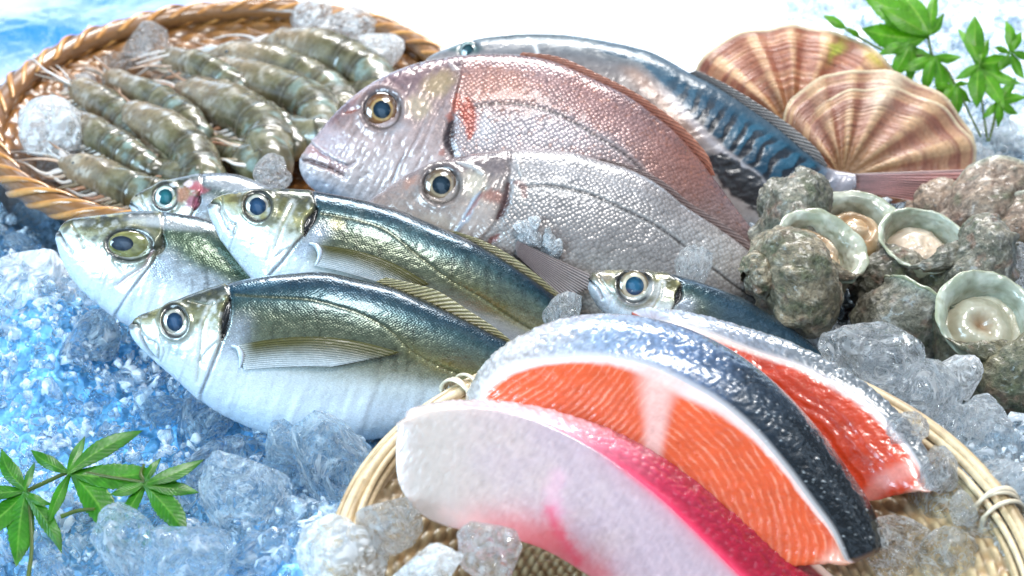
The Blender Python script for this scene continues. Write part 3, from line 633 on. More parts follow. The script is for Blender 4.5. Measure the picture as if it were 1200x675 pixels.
B1 = dict(seed=12.3, top=[(358,176),(364,167),(380,148),(400,126),(420,108),(440,95),(460,85),(480,77),(500,71.5),(540,66),(580,63.5),(613,65),(650,73),(700,95),(735,113),(757,128),(785,150),(815,182),(840,215),(865,248),(895,285),(925,312)],
    bot=[(351,186),(351,197),(357,212),(372,226),(395,236),(420,250),(445,268),(470,288),(500,308),(540,326),(580,338),(620,346),(660,350),(700,352),(740,352),(780,350),(810,348),(840,345),(870,342),(900,338),(920,334)],
    ramp=[(0,(.62,.60,.62)),(.35,(.46,.42,.44)),(.6,(.44,.37,.38)),(.78,(.36,.25,.25)),(.92,(.26,.17,.18)),(1,(.20,.14,.16))],
    hramp=[(0,(.52,.54,.60)),(.3,(.52,.45,.45)),(.55,(.48,.38,.37)),(.75,(.36,.26,.25)),(.9,(.20,.13,.14)),(1,(.17,.12,.14))],
    tone=[((580,105),75,40,0,(.52,.24,.17),.55),((790,200),80,50,45,(.42,.17,.12),.65),((700,125),90,30,30,(.40,.20,.18),.55),((640,150),90,22,12,(.52,.47,.50),.6),((620,160),110,30,10,(.62,.60,.64),.35),((565,150),18,30,0,(.70,.70,.74),.6),((620,78),60,12,8,(.36,.27,.30),.5),((860,265),50,40,45,(.42,.32,.33),.7)],
    speck=(.50,.22,.14),
    htone=[((497,90),45,12,-28,(.20,.14,.15),.65),((515,98),28,18,-25,(.40,.31,.17),.7),((490,125),20,18,0,(.48,.40,.26),.6),((425,108),22,6,-40,(.36,.16,.10),.6),((385,165),40,24,35,(.52,.46,.52),.6),((470,210),50,30,20,(.60,.55,.56),.4),((372,180),18,10,20,(.44,.25,.25),.8),((395,198),16,8,20,(.44,.28,.28),.7),((380,222),40,14,25,(.36,.42,.54),.7),((460,150),22,10,0,(.60,.60,.66),.5)],
    gill=[(545,64),(540,90),(533,118),(529,144),(526,164),(531,184),(520,215),(490,250),(460,280)],
    lines=[([(530,143),(526,156),(526,170),(531,183)],5,(.035,.02,.025),.95,-.0025),([(537,112),(535,122),(532,130)],5,(.48,.10,.05),.75,0),([(546,118),(549,132),(551,148),(549,160)],7,(.46,.07,.03),.8,0),([(528,134),(526,140)],4,(.48,.10,.05),.6,0),([(520,176),(516,180)],4,(.5,.12,.06),.5,0),
           ([(353,187),(366,190),(384,197),(404,207)],2.2,(.10,.05,.05),.9,-.0022),([(364,167),(374,177),(390,187),(408,194),(416,190)],1.5,(.20,.16,.20),.7,-.0012),([(385,181),(388,192),(390,199)],1.2,(.28,.14,.14),.6,-.0006),
           ([(362,164),(374,173),(391,184),(406,191)],2.0,(.72,.70,.76),.6,.0006),([(474,180),(466,196),(458,215)],1.4,(.25,.24,.27),.8,-.001),([(500,135),(492,155),(480,178),(470,200)],1.4,(.38,.33,.34),.5,-.0008),([(516,128),(505,150),(492,180)],1.6,(.40,.33,.33),.4,-.0008),([(404,131),(412,129),(420,128)],2.6,(.30,.10,.07),.8,-.0015),
           ([(526,72),(530,78),(536,84)],2.0,(.8,.78,.8),.3,.0006)],
    lat=[(552,126),(575,121.5),(600,121),(633,126),(667,140),(700,160),(733,181),(760,207),(790,240),(830,285),(920,322)],
    eye=((447.5,129),20.5,1.0,-20))
FB1 = fish('sea_bream', 'large pinkish red sea bream with open golden eye, behind the greyer bream', 'fish', 'sea bream on the ice', B1['top'], B1['bot'], .957, .02/400, 450,
    [(0,.004),(.04,.012),(.15,.021),(.3,.028),(.5,.031),(.7,.026),(.9,.012),(1,.006)], M['bream'], bream_paint(B1), ns=420, dens=1.25)
add_eye(FB1, (447.5,129), 20.5, 10.2, (.24,.11,.04), (.13,.06,.03), ring=(.50,.32,.13), ang=-20, pc=(.010,.022,.035))
fin(FB1, [(606,66),(650,74),(700,97),(735,115),(757,130),(785,153),(815,185),(832,205)], [(613,61),(656,67),(706,89),(742,107),(765,122),(795,144),(828,180),(838,206)], spiny, d=lambda x, y: FB1.dfun(x, y) - .003, lift=(0, 0), rays=26, name='dorsal_fin', nu=300, nv=16, amp=.0004, slant=.11)
fin(FB1, [(915,308),(915,336)], [(985,300),(975,372)], spiny, d=FB1.dfun, lift=(0, 0), rays=14, name='tail_fin', nu=60, nv=12)
B2 = dict(cast=(.95, .955, .90), seed=20.8, top=[(424,243),(436,233),(460,216),(480,203),(510,190.5),(530,186),(550,181.5),(580,177),(610,175.6),(640,176.5),(670,179),(700,187),(733,197),(769,215),(804,243),(840,266),(872,290),(894,311),(925,342),(950,370)],
    bot=[(418,250),(420,262),(432,280),(450,298),(475,318),(500,335),(530,350),(560,362),(600,374),(640,384),(680,392),(720,398),(760,402),(800,404),(830,405),(860,406),(885,406),(905,406),(925,405),(945,400)],
    ramp=[(0,(.60,.58,.57)),(.3,(.42,.39,.39)),(.55,(.37,.33,.335)),(.78,(.40,.365,.38)),(.92,(.36,.335,.36)),(1,(.31,.29,.33))],
    hramp=[(0,(.54,.47,.46)),(.35,(.46,.38,.35)),(.6,(.42,.33,.30)),(.78,(.30,.24,.23)),(.9,(.17,.13,.14)),(1,(.16,.13,.15))],
    tone=[((760,280),110,60,25,(.33,.285,.28),.5),((700,200),90,16,12,(.50,.47,.50),.5),((640,190),30,14,0,(.42,.40,.44),.4),((615,225),12,22,10,(.60,.55,.54),.7),((840,300),60,40,35,(.58,.54,.54),.6)],
    htone=[((572,195),34,14,-5,(.15,.12,.13),.8),((462,225),40,16,-30,(.38,.29,.28),.5),((482,213),14,7,-30,(.42,.22,.17),.6),((500,245),40,14,10,(.40,.33,.33),.5),((555,215),20,22,30,(.60,.53,.45),.7),((510,260),34,14,15,(.58,.50,.44),.6),((578,230),20,10,10,(.34,.13,.10),.75),((560,262),34,30,0,(.47,.39,.38),.5)],
    gill=[(600,177),(598,200),(596,218),(594,232),(588,246),(580,260),(560,285),(530,315)],
    lines=[([(596,215),(594,228),(590,242),(584,256)],4,(.10,.04,.04),.9,-.0022),([(600,212),(612,218),(616,232)],4,(.34,.15,.13),.6,0),([(586,274),(578,280),(572,288)],3.5,(.30,.09,.08),.8,-.001),
           ([(563,224),(552,244),(541,262),(534,272)],3.2,(.42,.47,.58),.85,.0010),([(568,222),(556,240),(544,258)],1.6,(.34,.14,.12),.7,-.0012),([(535,190),(552,194),(566,204)],2.0,(.70,.68,.70),.5,.0010),
           ([(604,180),(608,195),(612,208)],2.0,(.68,.66,.68),.4,.0008),([(592,182),(598,200)],2.2,(.2,.17,.18),.5,-.0006)],
    lat=[(610,219),(640,217),(657,219),(693,228),(733,246),(767,263),(800,286),(830,310),(870,340),(945,384)],
    eye=((517,217),20,.98,-20))
FB2 = fish('sea_bream', 'grey sea bream with silvery scaled flank, nestled in front of the red bream', 'fish', 'sea bream on the ice', B2['top'], B2['bot'], .905, .016/400, 520,
    [(0,.003),(.04,.011),(.15,.020),(.3,.027),(.5,.029),(.7,.024),(.9,.011),(1,.006)], M['bream'], bream_paint(B2), ns=400, dens=1.25)
add_eye(FB2, (517,217), 20, 10.6, (.22,.15,.09), (.14,.09,.06), ring=(.44,.34,.22), ang=-20, pc=(.010,.018,.026))
fin(FB2, [(700,188),(733,198.5),(769,217),(804,245),(840,268),(872,292),(896,313)], [(704,185),(738,194),(775,211),(811,239),(848,262),(880,286),(900,313)], greyfin, d=lambda x, y: FB2.dfun(x, y) - .003, lift=(0, 0), rays=22, name='dorsal_fin', nu=260, nv=14, amp=.0003, slant=.11)
fin(FB2, [(945,372),(943,399)], [(1000,360),(990,430)], greyfin, d=FB2.dfun, lift=(0, 0), rays=14, name='tail_fin', nu=60, nv=12)
fin(FB2, [(606,282),(604,290),(606,300)], [(700,326),(690,338),(660,352)], lambda u, v, ray, Q: np.clip(mix((.55,.42,.40),(.66,.55,.52), v) * (.8 + .3 * ray)[..., None], .01, 1), lift=(.006, .012), rays=14, name='pectoral_fin', nu=90, nv=20, amp=.0009)
# ------------------------------------------------------------------ blue mackerel
def saba_paint(G):
    Q, s, h = G['Q'], G['s'], G['h']
    nz = n2(Q, 28, 18, 4, 3.3); fine = n2(Q, 6, 5, 3, 7.7)
    flank = stops(h + .05 * nz, [(0,(.60,.58,.58)),(.4,(.36,.32,.31)),(.62,(.26,.22,.21)),(.8,(.15,.15,.16)),(.92,(.10,.13,.15)),(1,(.05,.08,.10))])
    flank = flank * (1 + .3 * fine)[..., None]
    # blue back, taking over from the pale flank behind a slanting edge
    edge, t = pdist(Q, [(752,74),(775,98),(805,130),(832,158),(856,180),(884,200),(920,236)])
    g = np.asarray([(700,60),(752,74),(775,98),(805,130),(832,158),(856,180),(884,200),(920,236),(960,262)], float)
    sd = Q[..., 0] - np.interp(Q[..., 1], g[:, 1], g[:, 0])
    b = sstep(-2, 4, sd + 5 * nz)
    u = (Q[..., 0] * .72 + Q[..., 1] * .69); w = (-Q[..., 0] * .69 + Q[..., 1] * .72)
    wav = np.sin(u / 2.7 + 2.6 * n2(Q, 30, 24, 3, 1.1) * 2 + 1.1 * np.sin(w / 9.0)) + .9 * n2(Q, 9, 8, 3, 5.1)
    blue = mix((.009,.050,.090), (.016,.095,.155), sstep(-.3, .5, n2(Q, 34, 20, 3, 9.0)))
    ridge = sstep(-.2, .4, wav) * sstep(.03, .2, 1 - h) * sstep(760, 820, Q[..., 0])
    blue = mix(blue, (.003, .006, .012), ridge * .96)
    blue = mix(blue, (.05, .08, .11), sstep(.86, .97, h) * .8)
    col = mix(flank, blue, b)
    col = mix(col, (.62, .62, .68), np.exp(-((sd + 7) / 7) ** 2) * sstep(95, 130, Q[..., 1]) * .7)
    col = mix(col, (.42, .24, .16), np.exp(-((sd + 20) / 14) ** 2) * (1 - sstep(150, 175, Q[..., 1])) * sstep(70, 90, Q[..., 1]) * .6)
    dk = ell(Q + 5 * np.stack([nz, fine], -1), (872, 216), 62, 20, 38); m = 1 - sstep(.84, 1.0, dk)  # dark navy blob painted in as the shadow of the underside
    col = mix(col, (.012, .018, .026), m * .92)
    for c0, rx, ry in (((545,57),26,6),((590,55),22,9)):
        d = ell(Q, c0, rx, ry, 0); col = mix(col, (.04, .09, .09) if rx > 24 else (.20, .20, .21), (1 - sstep(.4, 1.1, d)) * .8)
    d, t = pdist(Q, [(618,46),(626,52),(630,62)]); col = mix(col, (.75,.78,.8), np.exp(-(d / 2) ** 2) * .7)
    pe = sstep(955, 990, Q[..., 0]); col = mix(col, (.46, .42, .46), pe * .75)
    e = ell(Q, (549,60), 12, 12); disp = .0003 * fine + .0005 * nz - .0015 * (1 - sstep(.8, 1.2, e)) - .0002 * ridge + .0016 * m * n2(Q, 12, 7, 3, 2.0)
    return np.clip(col, .004, 1), .6 + 0 * h, np.zeros_like(h), disp
FS = fish('mackerel', 'long mackerel with dark wavy marks on its blue back, behind both bream', 'fish', None,
    [(500,70),(508,64),(517,60),(550,48.5),(583,43),(617,40.5),(667,42),(717,50),(767,63),(811,87),(840,102),(875,125),(911,150),(947,180),(972,197),(1002,204)],
    [(500,73),(506,84),(520,100),(550,128),(590,155),(640,182),(690,206),(740,230),(790,252),(830,266),(862,274),(892,277),(922,273),(950,260),(976,240),(1003,222)],
    1.045, -.04/400, 700, [(0,.003),(.04,.012),(.15,.026),(.35,.034),(.6,.032),(.8,.022),(.94,.009),(1,.006)], M['saba'], saba_paint, ns=380, dens=1.0, kyy=0.0)
add_eye(FS, (549,59), 11, 7, (.20,.28,.26), (.12,.16,.16), ring=(.4,.5,.48), pc=(.01,.03,.035))
def sabafin(u, v, ray, Q): return np.clip(mix((.12,.12,.13), (.38,.34,.32), v) * (.7 + .5 * ray)[..., None], .01, 1)
fin(FS, [(806,86),(840,104),(875,127),(911,152),(947,182),(966,197)], [(816,82),(850,98),(885,119),(921,143),(957,174),(970,194)], sabafin, d=lambda x, y: FS.dfun(x, y) - .004, lift=(0, 0), rays=24, name='dorsal_fin', nu=260, nv=16, amp=.0005, slant=.12)
def pinktail(u, v, ray, Q):
    c = mix((.86,.62,.62), (.90,.46,.40), v); c = mix(c, (.88,.82,.82), (1 - sstep(0, .10, u)) * (1 - .5 * v)); return np.clip(c * (.85 + .18 * ray + .45 * n2(Q, 40, 3, 3))[..., None], .01, 1)  # pale line on the top edge is a painted highlight
fin(FS, [(992,204),(996,213),(992,222)], [(1148,198),(1136,216),(1098,240)], pinktail, d=lambda x, y: FS.dfun(1000, y) + 0 * x - .002, lift=(0, 0), rays=11, name='tail_fin', nu=110, nv=40, amp=.0010)
# ================================================================== baskets
def weave_bowl(C, r, depth, floor_r, name, mat, parent, c1, c2, nr=150, na=620, warp=96, weft=34, amp=.0012, seed=1.0):
    """woven bowl: wefts ride over and under radial warps"""
    rr = np.linspace(.01, 1, nr); th = np.linspace(0, 2 * np.pi, na, endpoint=False)
    R_, T_ = np.meshgrid(rr, th, indexing='ij')
    z = depth * sstep(floor_r, 1.02, R_) ** 1.0 - depth
    wi = np.floor(R_ * weft); ph = np.cos(T_ * warp / 2 + np.pi * wi)
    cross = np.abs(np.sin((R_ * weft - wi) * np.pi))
    H = amp * ph * cross ** .6 + amp * .6 * cross
    x = C[0] + R_ * r * np.cos(T_); y = C[1] + R_ * r * np.sin(T_)
    V = np.stack([x, y, C[2] + z + H], -1)
    nz = fbm(np.stack([x * 60, y * 60, wi * 3.7 + seed], -1), 3)
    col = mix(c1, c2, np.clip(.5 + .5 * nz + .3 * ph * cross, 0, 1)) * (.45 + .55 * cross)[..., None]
    G = np.concatenate([V, (V - np.array([0, 0, .004]))[::-1]], 0); cc = np.concatenate([col, col[::-1]], 0)
    A = Acc(); A.grid(G, cc, wc=True); return A.build(name, mat, parent)
# rear basket with a twisted rattan rim
RB = Pg(258, 118, .02); RBc = np.array([-.2235, .305, .010]); RBr = .179
rb = thing('shrimp_basket', (RBc[0], RBc[1], -.025), 'round amber rattan basket with a twisted rim, full of raw shrimp', 'basket')
A = Acc(); nst = 46
for k in range(nst):
    u = np.linspace(0, 1, 40); tw = 2.35
    ph = 2 * np.pi * (k / nst) + u * tw * 2 * np.pi / nst * 1.6
    al = -0.9 * np.pi + u * 1.75 * np.pi
    rad = .0092 * (1 + .1 * math.sin(k * 1.7))
    w = .0062
    rows = []
    for sgn in np.linspace(-1, 1, 9):
        p2 = ph + sgn * w / RBr * 1.0 * (0.75 + .25 * np.sin(u * np.pi))
        rr = rad * (1 + .22 * (1 - sgn ** 2) * (.6 + .4 * np.sin(u * np.pi)))
        Rr = RBr + rr * np.cos(al)
        rows.append(np.stack([RBc[0] + Rr * np.cos(p2), RBc[1] + Rr * np.sin(p2), RBc[2] + .006 + rr * .95 * np.sin(al)], -1))
    V = np.stack(rows, 1)
    sg = np.linspace(-1, 1, 9)[None] * np.ones((40, 1))
    t1 = random.random()
    c = mix((.40, .15, .030), (.66, .32, .085), np.clip(.35 + .4 * t1 + .4 * fbm(V * 90, 3), 0, 1)) * (1 - .55 * np.abs(sg) ** 4)[..., None]
    A.grid(V, c)
th = np.linspace(0, 2 * np.pi, 160, endpoint=False)
core = np.stack([RBc[0] + RBr * np.cos(th), RBc[1] + RBr * np.sin(th), np.full(160, RBc[2] + .006)], -1)
A.grid(tube_arrays(core, .0088, 12, closed=True), np.array([.22, .10, .035]), wr=True, wc=True)
A.build('rim', M['rattan'], rb)
weave_bowl(RBc, RBr, .036, .62, 'bowl', M['rattan'], rb, (.17, .065, .016), (.40, .18, .05), warp=88, weft=26)
# front basket with a rim of bundled bamboo strips
FBc = np.array([.079, -.229, .060]); FBr = .158
fb = thing('fillet_basket', (FBc[0], FBc[1], .02), 'pale bamboo basket with a rim of bundled strips, holding the sliced fish', 'basket')
A = Acc(); th = np.linspace(0, 2 * np.pi, 420, endpoint=False)
for i in range(15):
    a0 = 2 * np.pi * i / 15; br = .0063 * (1 + .06 * math.sin(i * 2.3)); sr = .0021 * (1 + .25 * math.sin(i * 5.1))
    tw = .35 * np.sin(th * 2 + i) + th * 0
    rad = sr * (1 + .15 * np.sin(th * 5 + i * 2))
    path = np.stack([FBc[0] + (FBr + br * np.cos(a0 + tw)) * np.cos(th), FBc[1] + (FBr + br * np.cos(a0 + tw)) * np.sin(th), FBc[2] + 1.05 * br * np.sin(a0 + tw)], -1)
    V = tube_arrays(path, rad, 8, closed=True)
    nzr = fbm(np.stack([V[..., 0] * 25, V[..., 1] * 25, V[..., 2] * 0 + i * 3.1], -1), 3)
    c = mix((.50, .36, .19), (.74, .62, .42), np.clip(.35 + .25 * math.sin(i * 3.3) + .7 * nzr, 0, 1))
    c = mix(c, (.20, .12, .05), sstep(.30, .5, nzr * -1) * .5)
    A.grid(V, c, wr=True, wc=True)
A.build('rim', M['bamboo'], fb)
def tie(angs):
    for a0 in angs:
        A = Acc()
        for q in range(4):
            u = np.linspace(0, 2 * np.pi, 60); aa = a0 + (q - 1.5) * .017 + .020 * np.sin(u * .5 + q) * (1 if q % 2 else -1)
            rr = .0108 + .0006 * (q % 2)
            path = np.stack([FBc[0] + (FBr + rr * np.cos(u)) * np.cos(aa), FBc[1] + (FBr + rr * np.cos(u)) * np.sin(aa), FBc[2] + rr * np.sin(u)], -1)
            A.grid(tube_arrays(path, .0015, 6, ref=(.3, .2, .9), flat=.6), np.array([.72, .62, .46]) * (.9 + .1 * (q % 2)), wc=True)
        A.build('tie', M['bamboo'], fb)
tie([math.radians(x) for x in (132, 68, 12, 200)])
weave_bowl(FBc - np.array([0, 0, .002]), FBr, .034, .55, 'bowl', M['bamboo'], fb, (.34, .20, .08), (.70, .55, .32), warp=120, weft=40, amp=.0012, seed=4)
# ================================================================== slices of fish
def slab(name, label, cat, group, near_t, near_b, far_t, far_b, dn, df, paint, mat, ns=300, nf=110, nk=44, bulge=.004, faceb=.003):
    """thick slice: near cut face (near_t..near_b), skin band (near_t..far_t), back face; dn/df give the axial distance"""
    s = np.linspace(0, 1, ns)
    nt, nb, ft, fbm_ = [crom(x, s) for x in (near_t, near_b, far_t, far_b)]
    L = []
    a = np.linspace(0, 1, nf, endpoint=False)
    f1 = nb[:, None] * (1 - a)[None, :, None] + nt[:, None] * a[None, :, None]
    dnn = dn(s); dff = df(s)
    bz = np.sin(a * np.pi) ** .7 * faceb
    V1 = P(f1[..., 0], f1[..., 1], dnn[:, None] - bz[None])
    b = np.linspace(0, 1, nk, endpoint=False)
    p0 = P(nt[:, 0], nt[:, 1], dnn); p1 = P(ft[:, 0], ft[:, 1], dff)
    ax = np.gradient(p0, axis=0); wv = p1 - p0; up = np.cross(ax, wv); up /= np.linalg.norm(up, axis=-1, keepdims=True) + 1e-9
    up *= np.sign((up @ UP).mean())
    V2 = p0[:, None] + wv[:, None] * b[None, :, None] + up[:, None] * (np.sin(b * np.pi) ** .8 * bulge)[None, :, None]
    g = np.linspace(0, 1, 30, endpoint=False)
    q0 = P(fbm_[:, 0], fbm_[:, 1], dff)
    V3 = p1[:, None] * (1 - g)[None, :, None] + q0[:, None] * g[None, :, None]
    z0 = P(nb[:, 0], nb[:, 1], dnn)
    V4 = q0[:, None] * (1 - g)[None, :, None] + z0[:, None] * g[None, :, None]
    V = np.concatenate([V1, V2, V3, V4], 1)
    # rounded ends: the last stations shrink a little towards the middle
    Qp = proj(V); kind = np.concatenate([np.zeros(nf), np.ones(nk), np.full(30, 2), np.full(30, 3)])[None] * np.ones((ns, 1))
    par = np.concatenate([a, b, g, g])[None] * np.ones((ns, 1)); S = s[:, None] * np.ones_like(par)
    col, disp = paint(Qp, kind, par, S)
    # soften the colour jump at the arris by a short ramp of skin onto the face
    nr = gnormals(V, wc=True)
    if (nr[:, :nf] @ FW).mean() > 0: nr = -nr
    V = V + nr * disp[..., None]
    ctr = V.mean((0, 1)); root = thing(name, (ctr[0], ctr[1], V[..., 2].min()), label, cat, group)
    # end caps: rings drawn in towards the centre, with the last colour
    rings = [V]; cols = [col]
    def cap(i):
        m = V[i].mean(0); out = []; oc = []
        e = V[i] + 0; base = (V[i] - V[1 if i == 0 else -2]).mean(0); base /= np.linalg.norm(base) + 1e-9
        for tq in (.12, .35, .65, .98):
            out.append(m + (V[i] - m) * (1 - tq) + base * .0035 * math.sin(min(1, tq * 2.2) * math.pi / 2)); oc.append(mix(col[i], np.broadcast_to(col[i].mean(0), col[i].shape), np.full(len(col[i]), tq * .6)))
        return np.array(out), np.array(oc)
    o0, k0 = cap(0); o1, k1 = cap(-1)
    V = np.concatenate([o0[::-1], V, o1], 0); col = np.concatenate([k0[::-1], col, k1], 0)
    A = Acc(); A.grid(V, col, wc=True)
    A.build('flesh', mat, root)
    return root
def salmon_paint(spec):
    def paint(Q, kind, par, S):
        col = np.zeros(Q.shape[:2] + (3,)); disp = np.zeros(Q.shape[:2])
        nz = n2(Q, 26, 20, 4, spec['seed']); fine = n2(Q, 5, 4, 3, spec['seed'] + 3)
        m = kind == 0
        fl = np.array(spec.get('flesh', (.64, .095, .030)))
        face = fl * (1 + .22 * nz + .12 * fine)[..., None]
        # fat lines sweep along the myomeres
        u = spec['grain'](Q, S, par) + 5.0 * n2(Q, 60, 46, 2, spec['seed'] + 51) + 1.4 * n2(Q, 14, 10, 2, 3.3)
        wv = np.sin(u); ln = sstep(.35 + .5 * n2(Q, 20, 16, 2, 8.8), 1.0, wv) * np.clip(.45 + 1.2 * n2(Q, 14, 10, 3, spec['seed'] + 7), 0, 1)
        face = mix(face, (.88, .44, .30), ln * spec.get('fat', .7)); disp = np.where(m, .00016 * wv * sstep(.05, .35, 1 - par) + .0002 * fine + .0006 * nz, disp)
        rimw = spec['rim'](S); dtop = (1 - par)
        pm = np.zeros_like(dtop); r = sstep(rimw, rimw * .45, dtop + .03 * nz)
        face = mix(face, (.80, .62, .58), r * .92)
        for poly, wd, am in spec.get('pale', []):
            d, t = pdist(Q, poly); d = d + 4 * nz + 2 * fine; wd = np.interp(t, [0, .35, 1], wd) if isinstance(wd, tuple) else wd
            face = mix(face, np.array([.78, .50, .45]) * (1 + .25 * fine + .3 * nz)[..., None], (1 - sstep(wd * .25, wd * 1.25, d)) * am); pm = np.maximum(pm, 1 - sstep(wd * .5, wd * 1.6, d))
        disp = np.where(m, disp * (1 - .9 * pm), disp)
        face = mix(face, (.86, .66, .55), sstep(.94, .995, S) * .6)
        if 'pale0' in spec: face = mix(face, (.82, .66, .62), sstep(spec['pale0'], spec['pale0'] * .4, S + .02 * nz))
        # skin
        u2 = n2(Q, 30, 14, 4, spec['seed'] + 11); sc_ = n2(Q, 3.4, 2.6, 2, spec['seed'] + 17); wq = worley(np.stack([(Q[..., 0] * .8 + Q[..., 1] * .6) / 6.5, (-Q[..., 0] * .6 + Q[..., 1] * .8) / 4.6, 0 * nz], -1)); sw = 1.1 - 2.0 * wq[0] + .5 * (wq[2] - .5)
        skin = spec['skin'](S, par, u2, sc_)
        skin = skin * (1 + .35 * sw + .35 * sc_)[..., None]
        skin = mix(skin, (.60, .56, .56), np.maximum(sstep(.07, .0, par), sstep(spec.get('edge', .93), 1.0, par)) * .8)
        d2 = .0004 * sw + .0004 * sc_
        col = np.where((kind == 1)[..., None], skin, np.where((kind >= 2)[..., None], fl * .9, face))
        disp = np.where(kind == 1, d2 * np.sin(par * np.pi), disp)
        return np.clip(col, .005, 1), disp
    return paint
SFn_t = [(560,472),(566,456),(576,444),(590,433),(610,426),(650,420),(690,417),(730,421),(765,430),(800,446),(840,469),(880,502),(920,548),(950,588),(975,622),(990,656)]
SFn_b = [(562,482),(568,500),(580,520),(600,540),(628,560),(660,578),(690,594),(720,608),(750,622),(785,636),(820,648),(855,656),(890,662),(920,664),(950,662),(972,660)]
SFf_t = [(563,466),(574,443),(588,422),(606,402),(630,386),(656,375),(690,369),(735,369),(780,377),(820,391),(865,415),(910,450),(955,498),(995,552),(1022,594),(1038,634)]
SFf_b = [(x, y + 115 * math.sin(math.pi * min(1, .15 + k / 16))) for k, (x, y) in enumerate(SFf_t)]
def sf_skin(S, par, u2, sc_):
    c = stops(S + .05 * u2, [(0, (.44, .40, .38)), (.18, (.36, .35, .37)), (.30, (.19, .25, .35)), (.45, (.085, .14, .25)), (.60, (.022, .034, .052)), (.75, (.010, .013, .017)), (1, (.007, .008, .009))])
    c = mix(c, (.58, .60, .64), sstep(.25, .6, sc_ + .35 * u2) * sstep(.6, .25, S) * .8)
    return mix(c, (.55, .58, .60), sstep(.42, .6, sc_) * .5)
slab('salmon_steak', 'front salmon steak with two orange muscle blocks and dark speckled skin', 'salmon steak', 'salmon steaks in the bamboo basket', SFn_t, SFn_b, SFf_t, SFf_b,
     lambda s: .703 - .034 * s, lambda s: .745 - .062 * s,
     salmon_paint(dict(seed=4.2, grain=lambda Q, S, p: np.where(Q[..., 0] < 766, np.hypot(Q[..., 0] - 470, (Q[..., 1] - 300) * 1.1) / 1.35, np.hypot(Q[..., 0] - 600, (Q[..., 1] - 650) * 1.25) / 1.6), fat=.5, rim=lambda s: .075 + .17 * np.exp(-((s - .06) / .06) ** 2) + .05 * np.exp(-((s - .5) / .1) ** 2),
        pale=[([(776,432),(772,452),(769,475),(768,498),(765,525),(758,560),(752,600)], (36, 17, 8), .80)], pale0=.06, skin=sf_skin)), M['salmon'], bulge=.007)
SBn_t = [(790,378),(815,384),(840,393),(862,402),(885,411),(915,420),(945,431),(975,446),(1002,462),(1028,482),(1050,506),(1068,530),(1080,552),(1086,572)]
SBn_b = [(786,392),(800,420),(820,448),(842,476),(866,502),(890,526),(914,548),(938,566),(960,578),(984,586),(1006,588),(1028,586),(1052,580),(1076,576)]
SBf_t = [(740,366),(780,366),(818,371),(850,379),(882,388),(914,399),(946,414),(976,430),(1006,450),(1034,472),(1058,497),(1076,522),(1088,546),(1094,562)]
SBf_b = [(x, y + 110 * math.sin(math.pi * min(1, .12 + k / 15))) for k, (x, y) in enumerate(SBf_t)]
def sb_skin(S, par, u2, sc_):
    c = stops(S + .05 * u2, [(0, (.32, .36, .43)), (.25, (.20, .23, .28)), (.45, (.14, .16, .18)), (.8, (.10, .11, .12)), (1, (.22, .22, .22))])
    return mix(c, (.50, .50, .50), np.clip(sstep(.4, .95, par) * .75 + sstep(.3, .6, sc_) * .3, 0, 1) * sstep(.3, .6, S))
slab('salmon_steak', 'rear salmon steak with one deep orange face, leaning behind the front steak', 'salmon steak', 'salmon steaks in the bamboo basket', SBn_t, SBn_b, SBf_t, SBf_b,
     lambda s: .757 - .060 * s, lambda s: .790 - .085 * s,
     salmon_paint(dict(seed=14.2, flesh=(.56, .055, .018), grain=lambda Q, S, p: np.hypot(Q[..., 0] - 700, (Q[..., 1] - 680) * 1.3) / 2.4, fat=.10, rim=lambda s: .10 + .35 * np.exp(-(s / .12) ** 2), pale=[([(1010,590),(1040,560),(1075,545)], 14, .35)], pale0=.14, skin=sb_skin, edge=.9)), M['salmon'], bulge=.005)
WFn_t = [(482,489),(500,483),(530,479),(560,479),(590,483),(625,492),(660,507),(690,523),(720,542),(750,564),(780,589),(812,620),(842,650),(868,676),(900,708),(930,740)]
WFn_b = [(466,500),(464,530),(466,560),(474,580),(490,600),(510,612),(540,621),(570,626),(600,632),(630,641),(660,656),(690,675),(720,695),(750,715),(785,738),(820,765)]
WFf_t = [(500,482),(530,478),(560,477),(595,478),(630,482),(665,489),(700,498),(735,511),(770,528),(805,548),(840,570),(875,595),(910,620),(945,648),(978,676),(1008,704)]
WFf_b = [(x, y + 120 * math.sin(math.pi * min(1, .15 + k / 16))) for k, (x, y) in enumerate(WFf_t)]
